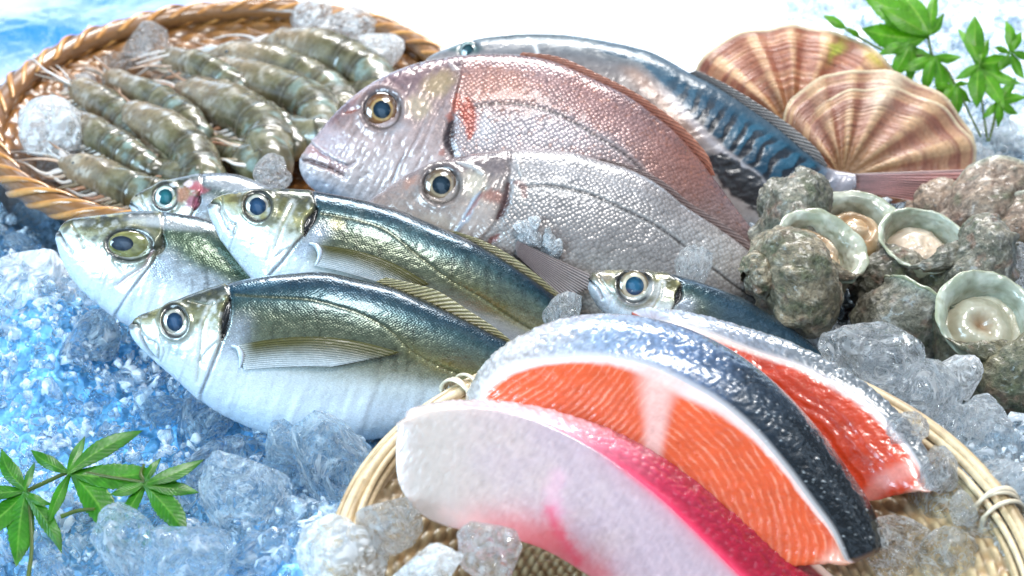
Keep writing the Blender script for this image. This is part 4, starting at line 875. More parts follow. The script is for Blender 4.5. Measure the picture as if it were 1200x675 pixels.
def wf_paint(Q, kind, par, S):
    nz = n2(Q, 40, 30, 4, 6.6); fine = n2(Q, 5, 5, 3, 2.6); gl = n2(np.stack([Q[..., 0] + .4 * Q[..., 1], Q[..., 1]], -1), 3.0, 7, 3, 8.8)
    face = mix((.54, .41, .385), (.49, .365, .41), sstep(-.5, .6, nz * .5 + (Q[..., 0] - 640) / 300)) * (1 + .08 * fine + .16 * gl + .06 * sstep(.3, 1, np.sin(np.hypot(Q[..., 0] - 400, (Q[..., 1] - 760) * 1.3) / 3.4 + 4 * n2(Q, 60, 50, 2, 4.9))) * np.clip(.5 + 1.5 * n2(Q, 30, 30, 2, 7.1), 0, 1) + .10 * n2(np.stack([Q[..., 0] - .5 * Q[..., 1], Q[..., 1]], -1), 7, 60, 3, 1.9))[..., None]
    face = mix(face, (.48, .41, .35), np.exp(-(((Q[..., 0] - 500) / 60) ** 2)) * .6)
    # pink blush near the skin line and the blood line at the belly
    face = mix(face, (.80, .06, .16), np.exp(-((1 - par) / .035) ** 2) * sstep(.40, .55, S) * .9)
    face = mix(face, (.62, .25, .30), np.exp(-((1 - par) / .12) ** 2) * sstep(.35, .6, S) * .5)
    for poly, wd, cc, am in (([(645,598),(652,620),(664,640),(676,656)], 9, (.72, .05, .14), .8), ([(620,645),(645,640),(672,655),(700,676)], 22, (.52, .06, .08), .7), ([(560,624),(600,622),(640,630)], 26, (.60, .10, .11), .7), ([(655,600),(648,580),(655,560)], 10, (.78, .40, .52), .4), ([(520,600),(545,608),(560,618)], 12, (.80, .50, .46), .4)):
        d, t = pdist(Q, poly); face = mix(face, cc, np.exp(-((d + 6 * nz + 4 * fine) / wd) ** 2) * am)
    u2 = n2(Q, 26, 16, 4, 5.1); wq = worley(np.stack([(Q[..., 0] * .8 + Q[..., 1] * .6) / 7.5, (-Q[..., 0] * .6 + Q[..., 1] * .8) / 5.0, 0 * nz], -1)); sw = 1.0 - 1.9 * wq[0] + .4 * (wq[2] - .5)
    skin = stops(S + .05 * u2, [(0, (.56, .48, .48)), (.28, (.58, .38, .42)), (.42, (.56, .15, .22)), (.55, (.44, .030, .075)), (.75, (.38, .012, .040)), (1, (.32, .010, .032))]) * (1 + .25 * u2 + .22 * sw)[..., None]
    skin = mix(skin, (.84, .04, .12), sstep(.12, .0, par) * sstep(.4, .55, S) * .8)
    skin = mix(skin, (.80, .66, .62), sstep(.78, .86, par + .02 * nz) * .95)
    col = np.where((kind == 1)[..., None], skin, np.where((kind >= 2)[..., None], np.array([.78, .66, .64]), face))
    disp = np.where(kind == 0, .0004 * nz + .00012 * gl + .0001 * fine, np.where(kind == 1, (.0006 * sw * (par < .8) + .0005 * u2) * np.sin(par * np.pi), 0))
    return np.clip(col, .01, 1), disp
slab('white_fillet', 'thick translucent white fish fillet with crimson skin, at the front of the basket', 'fish fillet', None, WFn_t, WFn_b, WFf_t, WFf_b,
     lambda s: .672 - .022 * s, lambda s: .700 - .012 * s, wf_paint, M['white'], bulge=.004, faceb=.002)
# ================================================================== shrimp
def shrimp(label, dorsal, rad, d0, ky=0.0, tailpts=None, seed=0, legs=True, feel=True):
    """body runs along the back line 'dorsal' (head first) and then folds back under itself"""
    dz = np.asarray(dorsal, float)
    tg = np.gradient(dz, axis=0); tg /= np.linalg.norm(tg, axis=-1, keepdims=True); nin = np.stack([-tg[:, 1], tg[:, 0]], -1)
    r0 = rad * np.interp(np.linspace(0, 1, len(dz)), [0, .15, .4, .8, 1], [.55, .9, 1, 1, .92])
    ctr = dz + nin * r0[:, None]
    e = ctr[-1]
    pts = np.concatenate([ctr, np.asarray(tailpts, float)]) if tailpts is not None else ctr
    n = 200; u = np.linspace(0, 1, n); C2 = crom(pts, u)
    cut = 1 - .0
    nd = len(dz) / len(pts)
    r = np.interp(u, [0, .08, .25, nd * .8, nd, 1], [.35 * rad, .8 * rad, rad, rad * .98, rad * .85, rad * .30])
    zz = .012 - .014 * sstep(nd * .85, 1, u) + .004 * np.sin(u * 5 + seed) + .010 * sstep(160, 60, C2[:, 1]) * 0
    path = Pg(C2[:, 0], C2[:, 1], 0.0); dv0 = path - CAMP; path = CAMP + dv0 * ((CAMP[2] - zz) / CAMP[2])[:, None]; dd = (path - CAMP) @ FW; rm = r * K * dd
    su = np.clip((u - .30) / .66, 0, .999) * 6.5; seg = su % 1.0
    rm = rm * 1.42 * (1 + .045 * (seg ** 2 - .3) * (u > .3))
    V = tube_arrays(path, rm, 40, ref=-FW, flat=.95)
    V = V + (vnoise(V * 260 + seed) * .0005 + vnoise(V * 90 + seed) * .0012)[..., None] * np.array([.3, .3, 1.0])
    th = np.linspace(0, 2 * np.pi, 40, endpoint=False)[None] * np.ones((n, 1)); U = u[:, None] * np.ones_like(th)
    nz = fbm(V * 130 + seed, 4); fz = fbm(V * 420 + seed, 3)
    back = np.cos(th)      # a-axis side
    c = mix((.12, .11, .055), (.27, .25, .17), np.clip(.5 + 1.6 * nz, 0, 1)); c = mix(c, (.07, .06, .03), sstep(.0, .35, fbm(V * 75 + seed + 9, 4)) * .75)
    c = mix(c, (.30, .44, .46), sstep(.05, .35, fbm(V * 110 + seed + 4, 4)) * sstep(.3, .5, U) * .75)
    c = mix(c, (.46, .34, .26), sstep(.36, .10, U) * .6); c = mix(c, (.66, .62, .60), sstep(.12, .4, fbm(V * 160 - seed, 3)) * sstep(.4, .2, U) * .7)
    c = mix(c, (.045, .035, .018), sstep(.35, .9, seg[:, None]) * (U > .3) * .75)
    c = mix(c, (.50, .50, .42), np.exp(-((seg[:, None] - .85) / .05) ** 2) * (U > .3) * .22)
    c = mix(c, (.11, .09, .07), sstep(.15, .4, fz) * sstep(.4, .1, U) * .7)
    c = mix(c, (.42, .34, .06), sstep(.85, .97, U) * .6)
    base = path[n // 3]
    root = thing('shrimp', (base[0], base[1], float(V[..., 2].min())), label, 'shrimp', 'raw shrimp in the rattan basket')
    A = Acc(); A.grid(V, np.clip(c * np.array([.78, .76, .66]), .008, 1), wc=True, caps=True); A.build('body', M['shrimp'], root)
    rn = random.Random(int(seed * 10) + 3)
    hd = path[4]; t0 = path[0] - path[14]; t0 /= np.linalg.norm(t0)
    # eye on its stalk
    bm_r = rad * .16 * K * d0; k2 = 14
    ea = np.linspace(0, np.pi, 8); eb = np.linspace(0, 2 * np.pi, 12, endpoint=False)
    ep = path[16] + (-FW) * rm[16] * .85 + UP * rm[16] * .25
    A = Acc(); A.grid(ep + bm_r * np.stack([np.sin(ea)[:, None] * np.cos(eb)[None], np.sin(ea)[:, None] * np.sin(eb)[None], np.cos(ea)[:, None] * np.ones((1, 12))], -1), np.array([.02, .025, .03]), wc=True); A.build('eye', M['pupil'], root)
    # rostrum
    A = Acc(); pth = np.stack([path[10] + UP * rm[10] * .6, path[2] + UP * rm[10] * .75 + t0 * .006, path[0] + t0 * .018 + UP * rm[10] * 1.0])
    A.grid(tube_arrays(crom(pth, np.linspace(0, 1, 12)), np.linspace(.0022, .0003, 12), 6), np.array([.34, .20, .12]), wc=True); A.build('rostrum', M['shrimp'], root)
    for i in range(4):      # pale flattened blades beside the head
        a = rn.uniform(-.55, .55); dv = t0 * math.cos(a) + np.cross(t0, -FW) * math.sin(a); b0 = path[8] + np.cross(t0, -FW) * rm[8] * rn.uniform(-.8, .8) - FW * rm[8] * rn.uniform(.1, .6)
        w = np.linspace(0, 1, 20); L = rad * K * d0 * rn.uniform(1.3, 2.3); pb = b0 + dv * (w * L)[:, None] - UP * (w ** 2 * L * .25)[:, None]
        lc = np.array(rn.choice([(.78, .72, .70), (.70, .58, .52), (.60, .58, .56), (.24, .22, .20)]))
        A = Acc(); A.grid(tube_arrays(pb, rad * K * d0 * .26 * np.sin(np.clip(w * .93 + .06, 0, 1) * np.pi) ** .7, 10, ref=-FW, flat=.4), lc, wc=True); A.build('antennal_scale', M['shrimp'], root)
    if legs:
        for i in range(17):
            q = int(n * (.03 + .034 * i)); side = np.cross(path[min(q + 3, n - 1)] - path[q - 3], -FW); side /= np.linalg.norm(side)
            side = side * (1 if side @ UP < 0 else -1)
            b0 = path[q] + side * rm[q] * .7 - FW * rm[q] * .55; L = rad * K * d0 * rn.uniform(1.1, 2.2)
            p1 = b0 + side * L * .35 + t0 * L * .5 - FW * L * .25; p2 = p1 + t0 * L * rn.uniform(.5, .9) + side * L * rn.uniform(-.1, .5); p3 = p2 + t0 * L * .6 - UP * L * rn.uniform(0, .3)
            lc = np.array(rn.choice([(.52, .40, .30), (.30, .24, .15), (.72, .66, .60), (.50, .26, .15), (.16, .14, .11)]))
            A = Acc(); A.grid(tube_arrays(crom(np.stack([b0, p1, p2, p3]), np.linspace(0, 1, 18)), np.linspace(.0019, .0005, 18), 6), lc, wc=True); A.build('leg', M['shrimp'], root)
    if feel:
        for i in range(5):
            p = [path[3] - FW * rm[5] * .4]; dr = t0 + np.array([rn.uniform(-.25, .25), rn.uniform(-.3, .3), rn.uniform(.0, .25)])
            for j in range(4):
                dr = dr + np.array([rn.uniform(-.25, .25), rn.uniform(-.25, .25), -.12]); dr /= np.linalg.norm(dr); p.append(p[-1] + dr * .016)
            A = Acc(); A.grid(tube_arrays(crom(np.array(p), np.linspace(0, 1, 30)), np.linspace(.0013, .0005, 30), 5), np.array([(.62, .42, .30), (.80, .74, .70), (.34, .28, .22)][i % 3]), wc=True); A.build('antenna', M['shrimp'], root)
    if tailpts is not None:
        e1 = path[-1]; dv = path[-1] - path[-8]; dv /= np.linalg.norm(dv); sd = np.cross(dv, -FW)
        A = Acc()
        for i, a in enumerate((-.5, -.2, .15, .5)):
            w = np.linspace(0, 1, 12); L = rad * K * d0 * 1.5
            dirv = dv * math.cos(a) + sd * math.sin(a); nn = np.cross(dirv, -FW); lat = np.linspace(-1, 1, 7)
            G = e1 + dirv * (w[:, None, None] * L) + nn * (lat[None, :, None] * (np.sin(w * np.pi * .8 + .2) * L * .22)[:, None, None]) - FW * (.0008 * i)
            A.grid(G, mix((.30, .24, .08), (.50, .30, .10), w[:, None] * np.ones((1, 7))))
        A.build('tail_fan', M['shrimp'], root)
    return root
SH = [
 ('shrimp furthest right in the basket, lying against the back rim', [(308,42),(340,38),(378,42),(412,54),(440,68),(458,88)], 21, 1.235, [(448,110),(420,116),(385,106),(350,92)]),
 ('second shrimp from the rim, a long grey green back with bright wet ridge', [(246,56),(282,54),(318,59),(350,68),(378,82),(402,98),(413,114)], 18, 1.21, [(404,132),(380,130),(345,118),(300,100)]),
 ('middle shrimp with bluish belly flecks, its tail fold beside the red bream snout', [(236,70),(262,70),(289,75),(333,89),(366,102),(388,118),(393,138)], 20, 1.185, [(378,160),(352,160),(318,142),(280,124),(262,110)]),
 ('large shrimp with a broad brownish back above the ice lump', [(212,94),(236,96),(259,102),(298,119),(322,136),(336,158),(334,178)], 21, 1.155, [(316,196),(288,190),(254,172),(222,152)]),
 ('shrimp curled at basket centre with yellow eye showing at its head', [(150,118),(176,126),(205,139),(228,157),(246,176),(252,196)], 20, 1.12, [(240,212),(208,210),(170,196),(134,178)]),
 ('front shrimp lying lowest in the basket, half hidden by the torn gilled fish', [(76,180),(98,184),(120,191),(148,202),(172,212),(200,218)], 17, 1.085, [(214,234),(180,244),(150,236),(128,222)]),
 ('shrimp whose head lies under the ice lump on the rim', [(128,82),(152,90),(178,100),(204,112),(228,130),(240,146)], 15, 1.165, [(236,160),(215,156),(190,142)]),
 ('small dark shrimp between the rim ice and the second shrimp', [(190,58),(214,60),(240,66),(270,82),(296,98)], 13, 1.20, [(300,112),(284,114),(262,104)]),
 ('shrimp nearest the left rim with spread white legs', [(88,92),(106,98),(124,106),(144,120),(160,136),(170,150)], 15, 1.13, [(168,166),(146,160),(120,148)]),
 ('shrimp squeezed below the largest brownish one, mostly its pale belly legs showing', [(168,148),(190,158),(214,172),(234,188),(250,206),(258,222)], 14, 1.1, [(240,236),(212,228),(186,210)]),
 ('shrimp filling the gap between the bluish flecked one and the large brownish one', [(226,84),(256,94),(286,108),(316,124),(340,142),(352,160)], 13, 1.15, [(346,176),(320,176),(290,160)]),
 ('shrimp at the left edge among loose feelers and legs', [(70,128),(94,134),(118,144),(146,160),(170,176),(186,190)], 15, 1.11, [(182,204),(160,202),(130,190)]),
]
for i, (lb, ds, rd, dd, tp) in enumerate(SH): shrimp(lb, ds, rd, dd - .012, .0, tp, seed=1.7 * i + .5)
# ================================================================== scallops
def scallop(label, hinge, centre, rx, ry, d, tilt, ang, ribs, two, seed, stripes, ct):
    """ribbed fan shells; every valve is a real dished shell"""
    hp = P(*centre, d)
    nrm = -FW * math.cos(tilt) + UP * math.sin(tilt); nrm /= np.linalg.norm(nrm)
    X = RT; Y = np.cross(nrm, X); Y /= np.linalg.norm(Y)
    if Y @ UP < 0: Y = -Y
    ca, sa = math.cos(ang), math.sin(ang); X, Y = X * ca + Y * sa, -X * sa + Y * ca
    k = K * d; ryl = ry / max(.3, abs(Y @ UP) / 1.0)
    hx = np.array([(hinge[0] - centre[0]) * k, -(hinge[1] - centre[1]) * k])
    hl = np.array([hx[0] * ca + hx[1] * sa, -hx[0] * sa + hx[1] * ca])
    root = thing('scallop', hp - UP * ry * k, label, 'scallop', 'scallops leaning at the back of the ice')
    def valve(scale, off, shift, flip, name, tone):
        nb_, nt_ = 420, 130
        be = np.linspace(-math.radians(158), math.radians(158), nb_); t = np.linspace(0.0, 1, nt_)
        wob = 1 + .012 * np.cos(be * ribs * .5 * 2.27) + .010 * vnoise(np.stack([be * 3, be * 0 + seed, be * 0], -1))
        bx = rx * k * scale * np.sin(be) * wob; by = ryl * k * scale * np.cos(be) * wob
        B_ = np.stack([bx, by], -1) + np.asarray(shift) * k
        pt = hl * .98 * (1 - t)[:, None, None] + B_[None] * t[:, None, None]
        rel = B_ - hl; al = np.arctan2(rel[:, 0], rel[:, 1])
        rib = np.cos(al * ribs * 2.0 + .6 * np.sin(al * 5))[None] * sstep(.05, .35, t)[:, None]
        T = t[:, None] * np.ones((1, nb_)); AL = al[None] * np.ones((nt_, 1))
        gz = vnoise(np.stack([T * 26 + seed, AL * .8, 0 * T], -1)); gz2 = vnoise(np.stack([T * 70 + seed, AL * 2, 0 * T], -1))
        z = .17 * rx * k * scale * (1 - np.clip(T, 0, 1) ** 2.2) * np.sin(np.clip(T * 3 + .25, 0, np.pi / 2))
        z = z + (.0016 * rib + .0007 * gz * T + .00035 * gz2)
        sgn = -1 if flip else 1
        V = hp + X * pt[..., 0:1] + Y * pt[..., 1:2] + nrm * (sgn * z + off)[..., None]
        nz = fbm(np.stack([pt[..., 0] * 90, pt[..., 1] * 90, 0 * T + seed], -1), 4)
        rn_ = fbm(np.stack([AL * ribs * .55, 0 * T + seed, T * .8], -1), 3)
        c = mix(tone[0], tone[1], np.clip(.5 + .9 * nz + .5 * gz * .6, 0, 1))
        c = mix(c, tone[2], sstep(stripes[0], stripes[1], rib * .55 + .9 * rn_) * stripes[2])
        c = mix(c, np.array(tone[3]) * .7, sstep(.0, .35, gz + .4 * nz) * .75 * T); c = mix(c, np.array(tone[2]), sstep(.15, .4, -gz + .3 * nz) * .45 * T)
        c = mix(c, (.62, .52, .34), sstep(.955, .99, T) * .8)
        c = mix(c, tone[4], sstep(.55, .1, T) * .6)
        for am, cc, tc, tw, aw in ct:
            c = mix(c, cc, np.exp(-((AL - am + .10 * nz) / aw) ** 2) * np.exp(-((T - tc) / tw) ** 2) * .75)
        G = np.concatenate([V, (V - nrm * .0022)[::-1]], 0)
        A = Acc(); A.grid(G, np.clip(np.concatenate([c, c[::-1]], 0), .01, 1)); return A.build(name, M['scallop'], root)
    dk_ = lambda tn_: tuple(tuple(v_ * f_ for v_, f_ in zip(c_, (.82, .60, .42))) for c_ in tn_)
    tone_a = ((.24, .075, .040), (.40, .16, .085), (.74, .60, .44), (.26, .06, .035), (.40, .29, .15))
    tone_b = ((.28, .13, .10), (.38, .21, .16), (.58, .48, .35), (.28, .10, .09), (.44, .37, .23))
    tn = dk_(tone_b if two else tone_a)
    valve(1.0, 0.0, (0, 0), False, 'valve', tn)
    if two: valve(.90, .006, two, False, 'valve', tn)
    valve(.985, -.003, (0, 0), True, 'valve', tn)
    return root
scallop('rear scallop, reddish brown with pale ribs and a green smear near its rim', (922,168), (935,104), 123, 79, 1.11, .35, -.05, 8.5, None, 2.2, (.15, .6, .85),
        [(.42, (.34, .42, .03), .82, .12, .05), (.75, (.42, .36, .03), .93, .05, .10), (-.95, (.85, .80, .74), .80, .2, .03)])
scallop('front scallop showing two overlapping ribbed valves, in front of the reddish one', (978,222), (1028,166), 114, 87, 1.075, .30, -.18, 9, (13, -16), 7.7, (.0, .5, .75),
        [(.3, (.62, .50, .36), .9, .2, .1)])
# ================================================================== turban shells
def cb(v):
    v = np.asarray(v, float); w = v[0] * RT + v[1] * UP - v[2] * FW; return w / np.linalg.norm(w)
def turban(label, ap, d, r_px, f, apex, seed, tone=((.10,.10,.07),(.22,.18,.12),(.40,.39,.34)), flesh='knob', lipw=.22, spines=7, hand=1, lump=.12, opening=True):
    f = cb(f); a_ = cb(apex); a_ = a_ - f * (a_ @ f); a_ /= np.linalg.norm(a_); e = np.cross(a_, f); e = e if e @ UP > 0 else -e; Ax = -a_
    r0 = r_px * K * d; R0 = r0 * .78; C = P(*ap, d) - e * R0
    kk = math.log(2.4) / (2 * math.pi); ns, nt = 320, 96
    ph = np.linspace(math.pi * 4.6, 0, ns); g = np.exp(-kk * ph)
    H = 2.35 * r0
    ce = C + (R0 * g)[:, None] * (np.cos(ph)[:, None] * e - np.sin(ph)[:, None] * f) - ((1 - g) * H)[:, None] * Ax
    th = np.linspace(0, 2 * np.pi, nt, endpoint=False)
    ra = np.cos(ph)[:, None] * e - np.sin(ph)[:, None] * f
    TH_, PH = np.meshgrid(th, ph); 
    rad = (r0 * g)[:, None] * (1 + .34 * sstep(0, .8, PH))
    # cords and knobs on the shoulder
    cord = np.cos(TH_ * 9) * .022 * sstep(.9, -.4, np.cos(TH_))
    kn = np.exp(-((np.abs(((TH_ + 5.4) % (2 * np.pi)) - np.pi) - .0) / .45) ** 2) * np.clip(np.cos(PH * spines), 0, 1) ** 3 * .30
    kn2 = np.exp(-((np.abs(((TH_ + 3.9) % (2 * np.pi)) - np.pi) - .0) / .35) ** 2) * np.clip(np.cos(PH * spines + 1), 0, 1) ** 4 * .18
    flare = np.exp(-(PH / .10) ** 2) * .07
    grow = np.cos(PH * 60 + 3 * np.sin(TH_ * 2)) * .008
    rad = rad * (1 + cord + kn + kn2 + flare + grow)
    V = ce[:, None] + rad[..., None] * (np.cos(TH_)[..., None] * ra[:, None] + np.sin(TH_)[..., None] * Ax)
    sc0 = 1 / r0
    nz = fbm(V * sc0 * 1.6 + seed, 5); fz = fbm(V * sc0 * 7 + seed, 4, .6)
    w1, w2, wc = worley(V * sc0 * 4.5 + seed)
    nr = gnormals(V, wc=True); 
    if ((V - ce[:, None]) * nr).sum(-1).mean() < 0: nr = -nr
    lipm = np.exp(-(PH / .07) ** 2)
    V = V + nr * ((lump * nz + .05 * fz + .07 * (.5 - w1)) * r0 * (1 - .75 * lipm))[..., None]
    c = mix(tone[0], tone[1], sstep(-.25, .35, nz)); c = mix(c, tone[2], sstep(.08, .4, fz) * .7)
    c = mix(c, (.09, .12, .05), sstep(.1, .45, fbm(V * sc0 * 2.6 + seed * 3, 4)) * .7); c = mix(c, (.32, .17, .11), sstep(.25, .5, fbm(V * sc0 * 3.1 - seed, 4)) * .6)
    c = mix(c, (.46, .50, .40), lipm * .85)
    root = thing('turban_shell', ce[-1] - np.array([0, 0, r0]), label, 'turban shell', 'turban shells piled on the ice')
    A = Acc(); A.grid(V, np.clip(c, .01, 1), wc=True); A.build('shell', M['turban'], root)
    if not opening: return root
    # lip and inner wall: turns over the rim and runs back into the whorl
    prof = [(-.02, 1.0), (.02, 1.03), (.045, 1.0), (.045, .96), (.01, 1 - lipw * .6), (-.08, 1 - lipw * .9), (-.3, 1 - lipw * 1.1), (-.6, .95 - lipw * 1.1), (-.95, .84 - lipw)]
    pr = crom(prof, np.linspace(0, 1, 60))
    rim_ = (V[-1] - ce[-1]); 
    wid = 1 + .75 * np.clip(np.cos(th - 1.0), 0, 1) ** 1.5   # the lip is broader on the columella side
    G = []
    for q, m in pr:
        mm = 1 - (1 - m) * (wid if m < 1 else 1)
        G.append(ce[-1] + rim_ * np.maximum(mm * np.ones(nt), .2)[:, None] + f * (q * r0))
    G = np.array(G); G = G + f * (fbm(G * sc0 * 2.2 + seed, 4) * .10 * r0 * sstep(.75, .25, np.linspace(0, 1, 60))[:, None])[..., None] + rim_[None] * (fbm(G * sc0 * 5 + seed, 3) * .045)[..., None]; nz2 = fbm(G * sc0 * 3 + seed, 4)
    tq = np.linspace(0, 1, 60)[:, None] * np.ones((1, nt))
    c = mix((.30, .33, .24), (.50, .53, .45), np.clip(.5 + 1.4 * nz2, 0, 1)); c = mix(c, (.20, .21, .13), sstep(.1, .45, fbm(G * sc0 * 6 - seed, 4)) * .6); c = mix(c, (.16, .18, .10), sstep(.35, .9, tq) * .65); c = mix(c, (.30, .32, .18), sstep(.12, .0, tq) * .7)  # inner wall darkens inwards: shade of the recess put into the colour
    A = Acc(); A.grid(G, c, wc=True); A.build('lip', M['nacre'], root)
    # the animal closing the mouth
    rr = np.linspace(0.0, 1, 40); R_, T_ = np.meshgrid(rr, th, indexing='ij')
    a1 = rim_ / np.linalg.norm(rim_, axis=-1, keepdims=True)
    inn = (1 - lipw * 1.02) * np.linalg.norm(rim_, axis=-1)
    base = ce[-1][None, None] + a1[None] * (R_ * inn[None] * .98)[..., None]
    nf_ = fbm(base * sc0 * 3.2 + seed * 2, 4)
    if flesh == 'ring': z = -.42 + .22 * np.sin(np.clip(R_ * 1.25, 0, 1) * np.pi) ** 1.0 + .05 * nf_
    else:
        kx = np.sqrt((R_ * np.cos(T_) - .1) ** 2 + (R_ * np.sin(T_) + .12) ** 2)
        z = (-.50 if flesh == 'foot' else -.66) + .46 * np.sqrt(np.clip(1 - (kx / .85) ** 2, 0, 1)) + .10 * nf_ - .16 * np.exp(-((kx - .42) / .08) ** 2) * (flesh == 'foot')
    Vf = base + f * (z * r0)[..., None]
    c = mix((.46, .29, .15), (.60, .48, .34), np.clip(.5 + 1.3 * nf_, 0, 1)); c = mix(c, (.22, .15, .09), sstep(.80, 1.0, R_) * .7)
    if flesh == 'ring': c = mix(mix((.42, .38, .26), (.55, .52, .40), np.clip(.5 + nf_, 0, 1)), (.34, .17, .08), np.exp(-(R_ / .25) ** 2) * .7)
    if flesh == 'pale': c = mix(c, (.66, .56, .46), .55)
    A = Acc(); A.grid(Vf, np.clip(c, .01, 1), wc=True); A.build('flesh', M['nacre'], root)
    return root
G1 = ((.17,.145,.085),(.38,.31,.20),(.58,.53,.42)); G2 = ((.13,.13,.09),(.30,.27,.20),(.60,.57,.50)); G3 = ((.10,.105,.055),(.20,.18,.10),(.36,.35,.26)); G4 = ((.24,.16,.11),(.42,.30,.21),(.60,.50,.40))
turban('turban shell at the left end of the pile, its orange brown foot bulging out', (964,288), .880, 52, (.26,.60,.76), (-.85,-.35,-.25), 3.3, G1, 'foot', .20, 6)
turban('turban shell with the widest pale green lip and a shadowed reddish foot', (1008,266), .930, 52, (.10,.62,.78), (-.6,.2,-.7), 8.1, G2, 'foot', .26, 6)
turban('turban shell with a round green mouth around one smooth cream foot', (1080,281), .900, 48, (.08,.66,.74), (.75,-.1,-.45), 12.7, G2, 'pale', .10, 7)
turban('turban shell with a ring shaped disc filling its mouth, lowest of the shell pile', (1156,372), .832, 56, (.05,.45,.89), (.75,-.45,-.2), 17.9, G3, 'ring', .18, 6)
turban('turban shell turned sideways so only a thin curved lip shows, above the clear ice', (1086,352), .872, 50, (.50,.80,-.05), (-.7,.2,-.4), 23.3, G2, 'pale', .14, 6)
turban('brown crusty turban shell with its mouth turned away, furthest back of the pile', (1170,228), .985, 48, (.25,.55,-.80), (-.75,-.3,.35), 29.5, G4, 'pale', .2, 5, 1, .2, False)
turban('knobbly brown turban shell cut by the picture edge, behind the ring shaped mouth', (1212,262), .955, 42, (.5,.5,-.7), (-.3,-.6,.2), 35.1, G4, 'pale', .2, 5, -1, .2, False)
# ================================================================== maple sprigs
def maple(name, label, leaves, stems, dfun, cols, seed, width=.152, droop=.004):
    c0 = P(leaves[0][0][0], leaves[0][0][1], dfun(*leaves[0][0]))
    root = thing(name, c0, label, 'maple sprig')
    for li, (c, tips) in enumerate(leaves):
        A = Acc(); c = np.asarray(c, float)
        for ti, tp in enumerate(tips):
            tp = np.asarray(tp, float); v = tp - c; L = np.linalg.norm(v); u = v / L; pn = np.array([-u[1], u[0]])
            w = width * L * (1 + .25 * math.sin(ti * 2.1 + li)) if L > 45 else width * L * 1.05
            t = np.linspace(0, 1, 60); x = np.linspace(-1, 1, 17)
            half = w * np.interp(t, [0, .12, .3, .5, .7, .86, .95, 1], [.14, .42, .82, 1.0, .80, .42, .17, .01])
            teeth = 1 + .10 * (((t * 14) % 1) - .4) * sstep(.15, .3, t) * (1 - sstep(.93, 1, t))
            bend = np.sin(t * np.pi) * L * .05 * math.sin(ti * 3.7 + seed + li) + (t ** 2) * L * .06 * math.cos(ti * 2.9 + li)
            q = c + u * (t[:, None, None] * L) + pn * ((bend[:, None] + (half * teeth)[:, None] * x[None]))[..., None]
            dd = dfun(q[..., 0], q[..., 1])
            V = P(q[..., 0], q[..., 1], dd)
            lift = -np.abs(x)[None] * half[:, None] * K * .75 * .30 + (.004 * np.sin(t * 2.6 + ti) - droop * t ** 2 * (1 + .8 * math.sin(ti * 1.3)))[:, None]
            vein = np.cos((t[:, None] * 13 - np.abs(x)[None] * 2.2) * 2 * np.pi)
            lift = lift + .00018 * vein + .0006 * (np.abs(x)[None] ** 2) * np.sin(t[:, None] * 11 + ti)
            V = V - FW * (lift + .0006 * ti)[..., None]
            nz = fbm(V * 120 + seed, 3)
            cc = mix(cols[0], cols[1], np.clip(.5 + nz + .12 * vein, 0, 1)); cc = mix(cc, cols[2], np.exp(-(x[None] / .06) ** 2) * (1 - .5 * t[:, None])); cc = mix(cc, cols[2], sstep(.85, 1, vein) * .25)
            cc = mix(cc, (.30, .20, .05), sstep(.965, 1, t)[:, None] * np.ones((1, 17)) * .6)
            Gd = np.concatenate([V, (V + FW * .00035)[:, ::-1]], 1); A.grid(Gd, np.concatenate([cc, cc[:, ::-1]], 1), wc=True)
        A.build('leaf', M['leaf'], root)
    for st in stems:
        st = np.asarray(st, float); t = np.linspace(0, 1, 30); q = crom(st, t)
        V = P(q[:, 0], q[:, 1], dfun(q[:, 0], q[:, 1])) + FW * .0015
        A = Acc(); A.grid(tube_arrays(V, np.linspace(.0012, .0008, 30), 8), np.array([.12, .14, .04]), wc=True); A.build('stem', M['leaf'], root)
    return root
maple('maple_sprig', 'dark wet green maple sprig of three leaves, lying on blue ice in front',
    [((82,554),[(33,531),(96,514),(160,502),(182,557),(141,634),(58,612)]), ((32,575),[(-2,528),(35,544),(70,650),(12,664),(-34,640),(-42,574),(62,590)]), ((170,566),[(188,538),(235,540),(229,580),(217,631),(139,628),(130,577)])],
    [[(32,575),(58,563),(82,554),(130,560),(170,566)], [(70,606),(90,599),(110,597)], [(170,566),(164,556),(168,545)], [(30,690),(36,640),(32,575)]],
    lambda x, y: .752 - (np.asarray(y, float) - 560) * .00038 + 0 * np.asarray(x, float), ((.022,.15,.006),(.055,.28,.010),(.22,.45,.07)), 3.0)
maple('maple_sprig', 'bright yellow green maple sprig, standing behind the front scallop',
    [((1088,42),[(1006,-4),(1056,-16),(1098,-12),(1108,16),(1008,37),(1048,64),(1030,10)]), ((1094,66),[(1056,84),(1084,108),(1109,125),(1128,68),(1050,58)]), ((1145,76),[(1144,18),(1124,32),(1162,44),(1193,70),(1196,98),(1172,130),(1146,127),(1118,92)]), ((1168,120),[(1150,138),(1174,148),(1196,134),(1204,112),(1190,92)]), ((1118,100),[(1098,128),(1120,142),(1140,120),(1136,96),(1106,82),(1092,104)]), ((1184,62),[(1178,24),(1200,36),(1212,66),(1202,92),(1168,84),(1162,58)]), ((1066,52),[(1030,66),(1044,92),(1070,100),(1088,70)]), ((992,34),[(964,19),(1010,44)])],
    [[(1088,42),(1094,66),(1112,84),(1150,160)], [(1145,76),(1150,110),(1158,165)], [(1168,120),(1166,140),(1160,165)], [(992,34),(1040,60),(1094,66)]],
    lambda x, y: 1.12 - (np.asarray(y, float) - 60) * .0002 + 0 * np.asarray(x, float), ((.08,.30,.006),(.16,.48,.008),(.40,.62,.08)), 9.0, .17, .002)
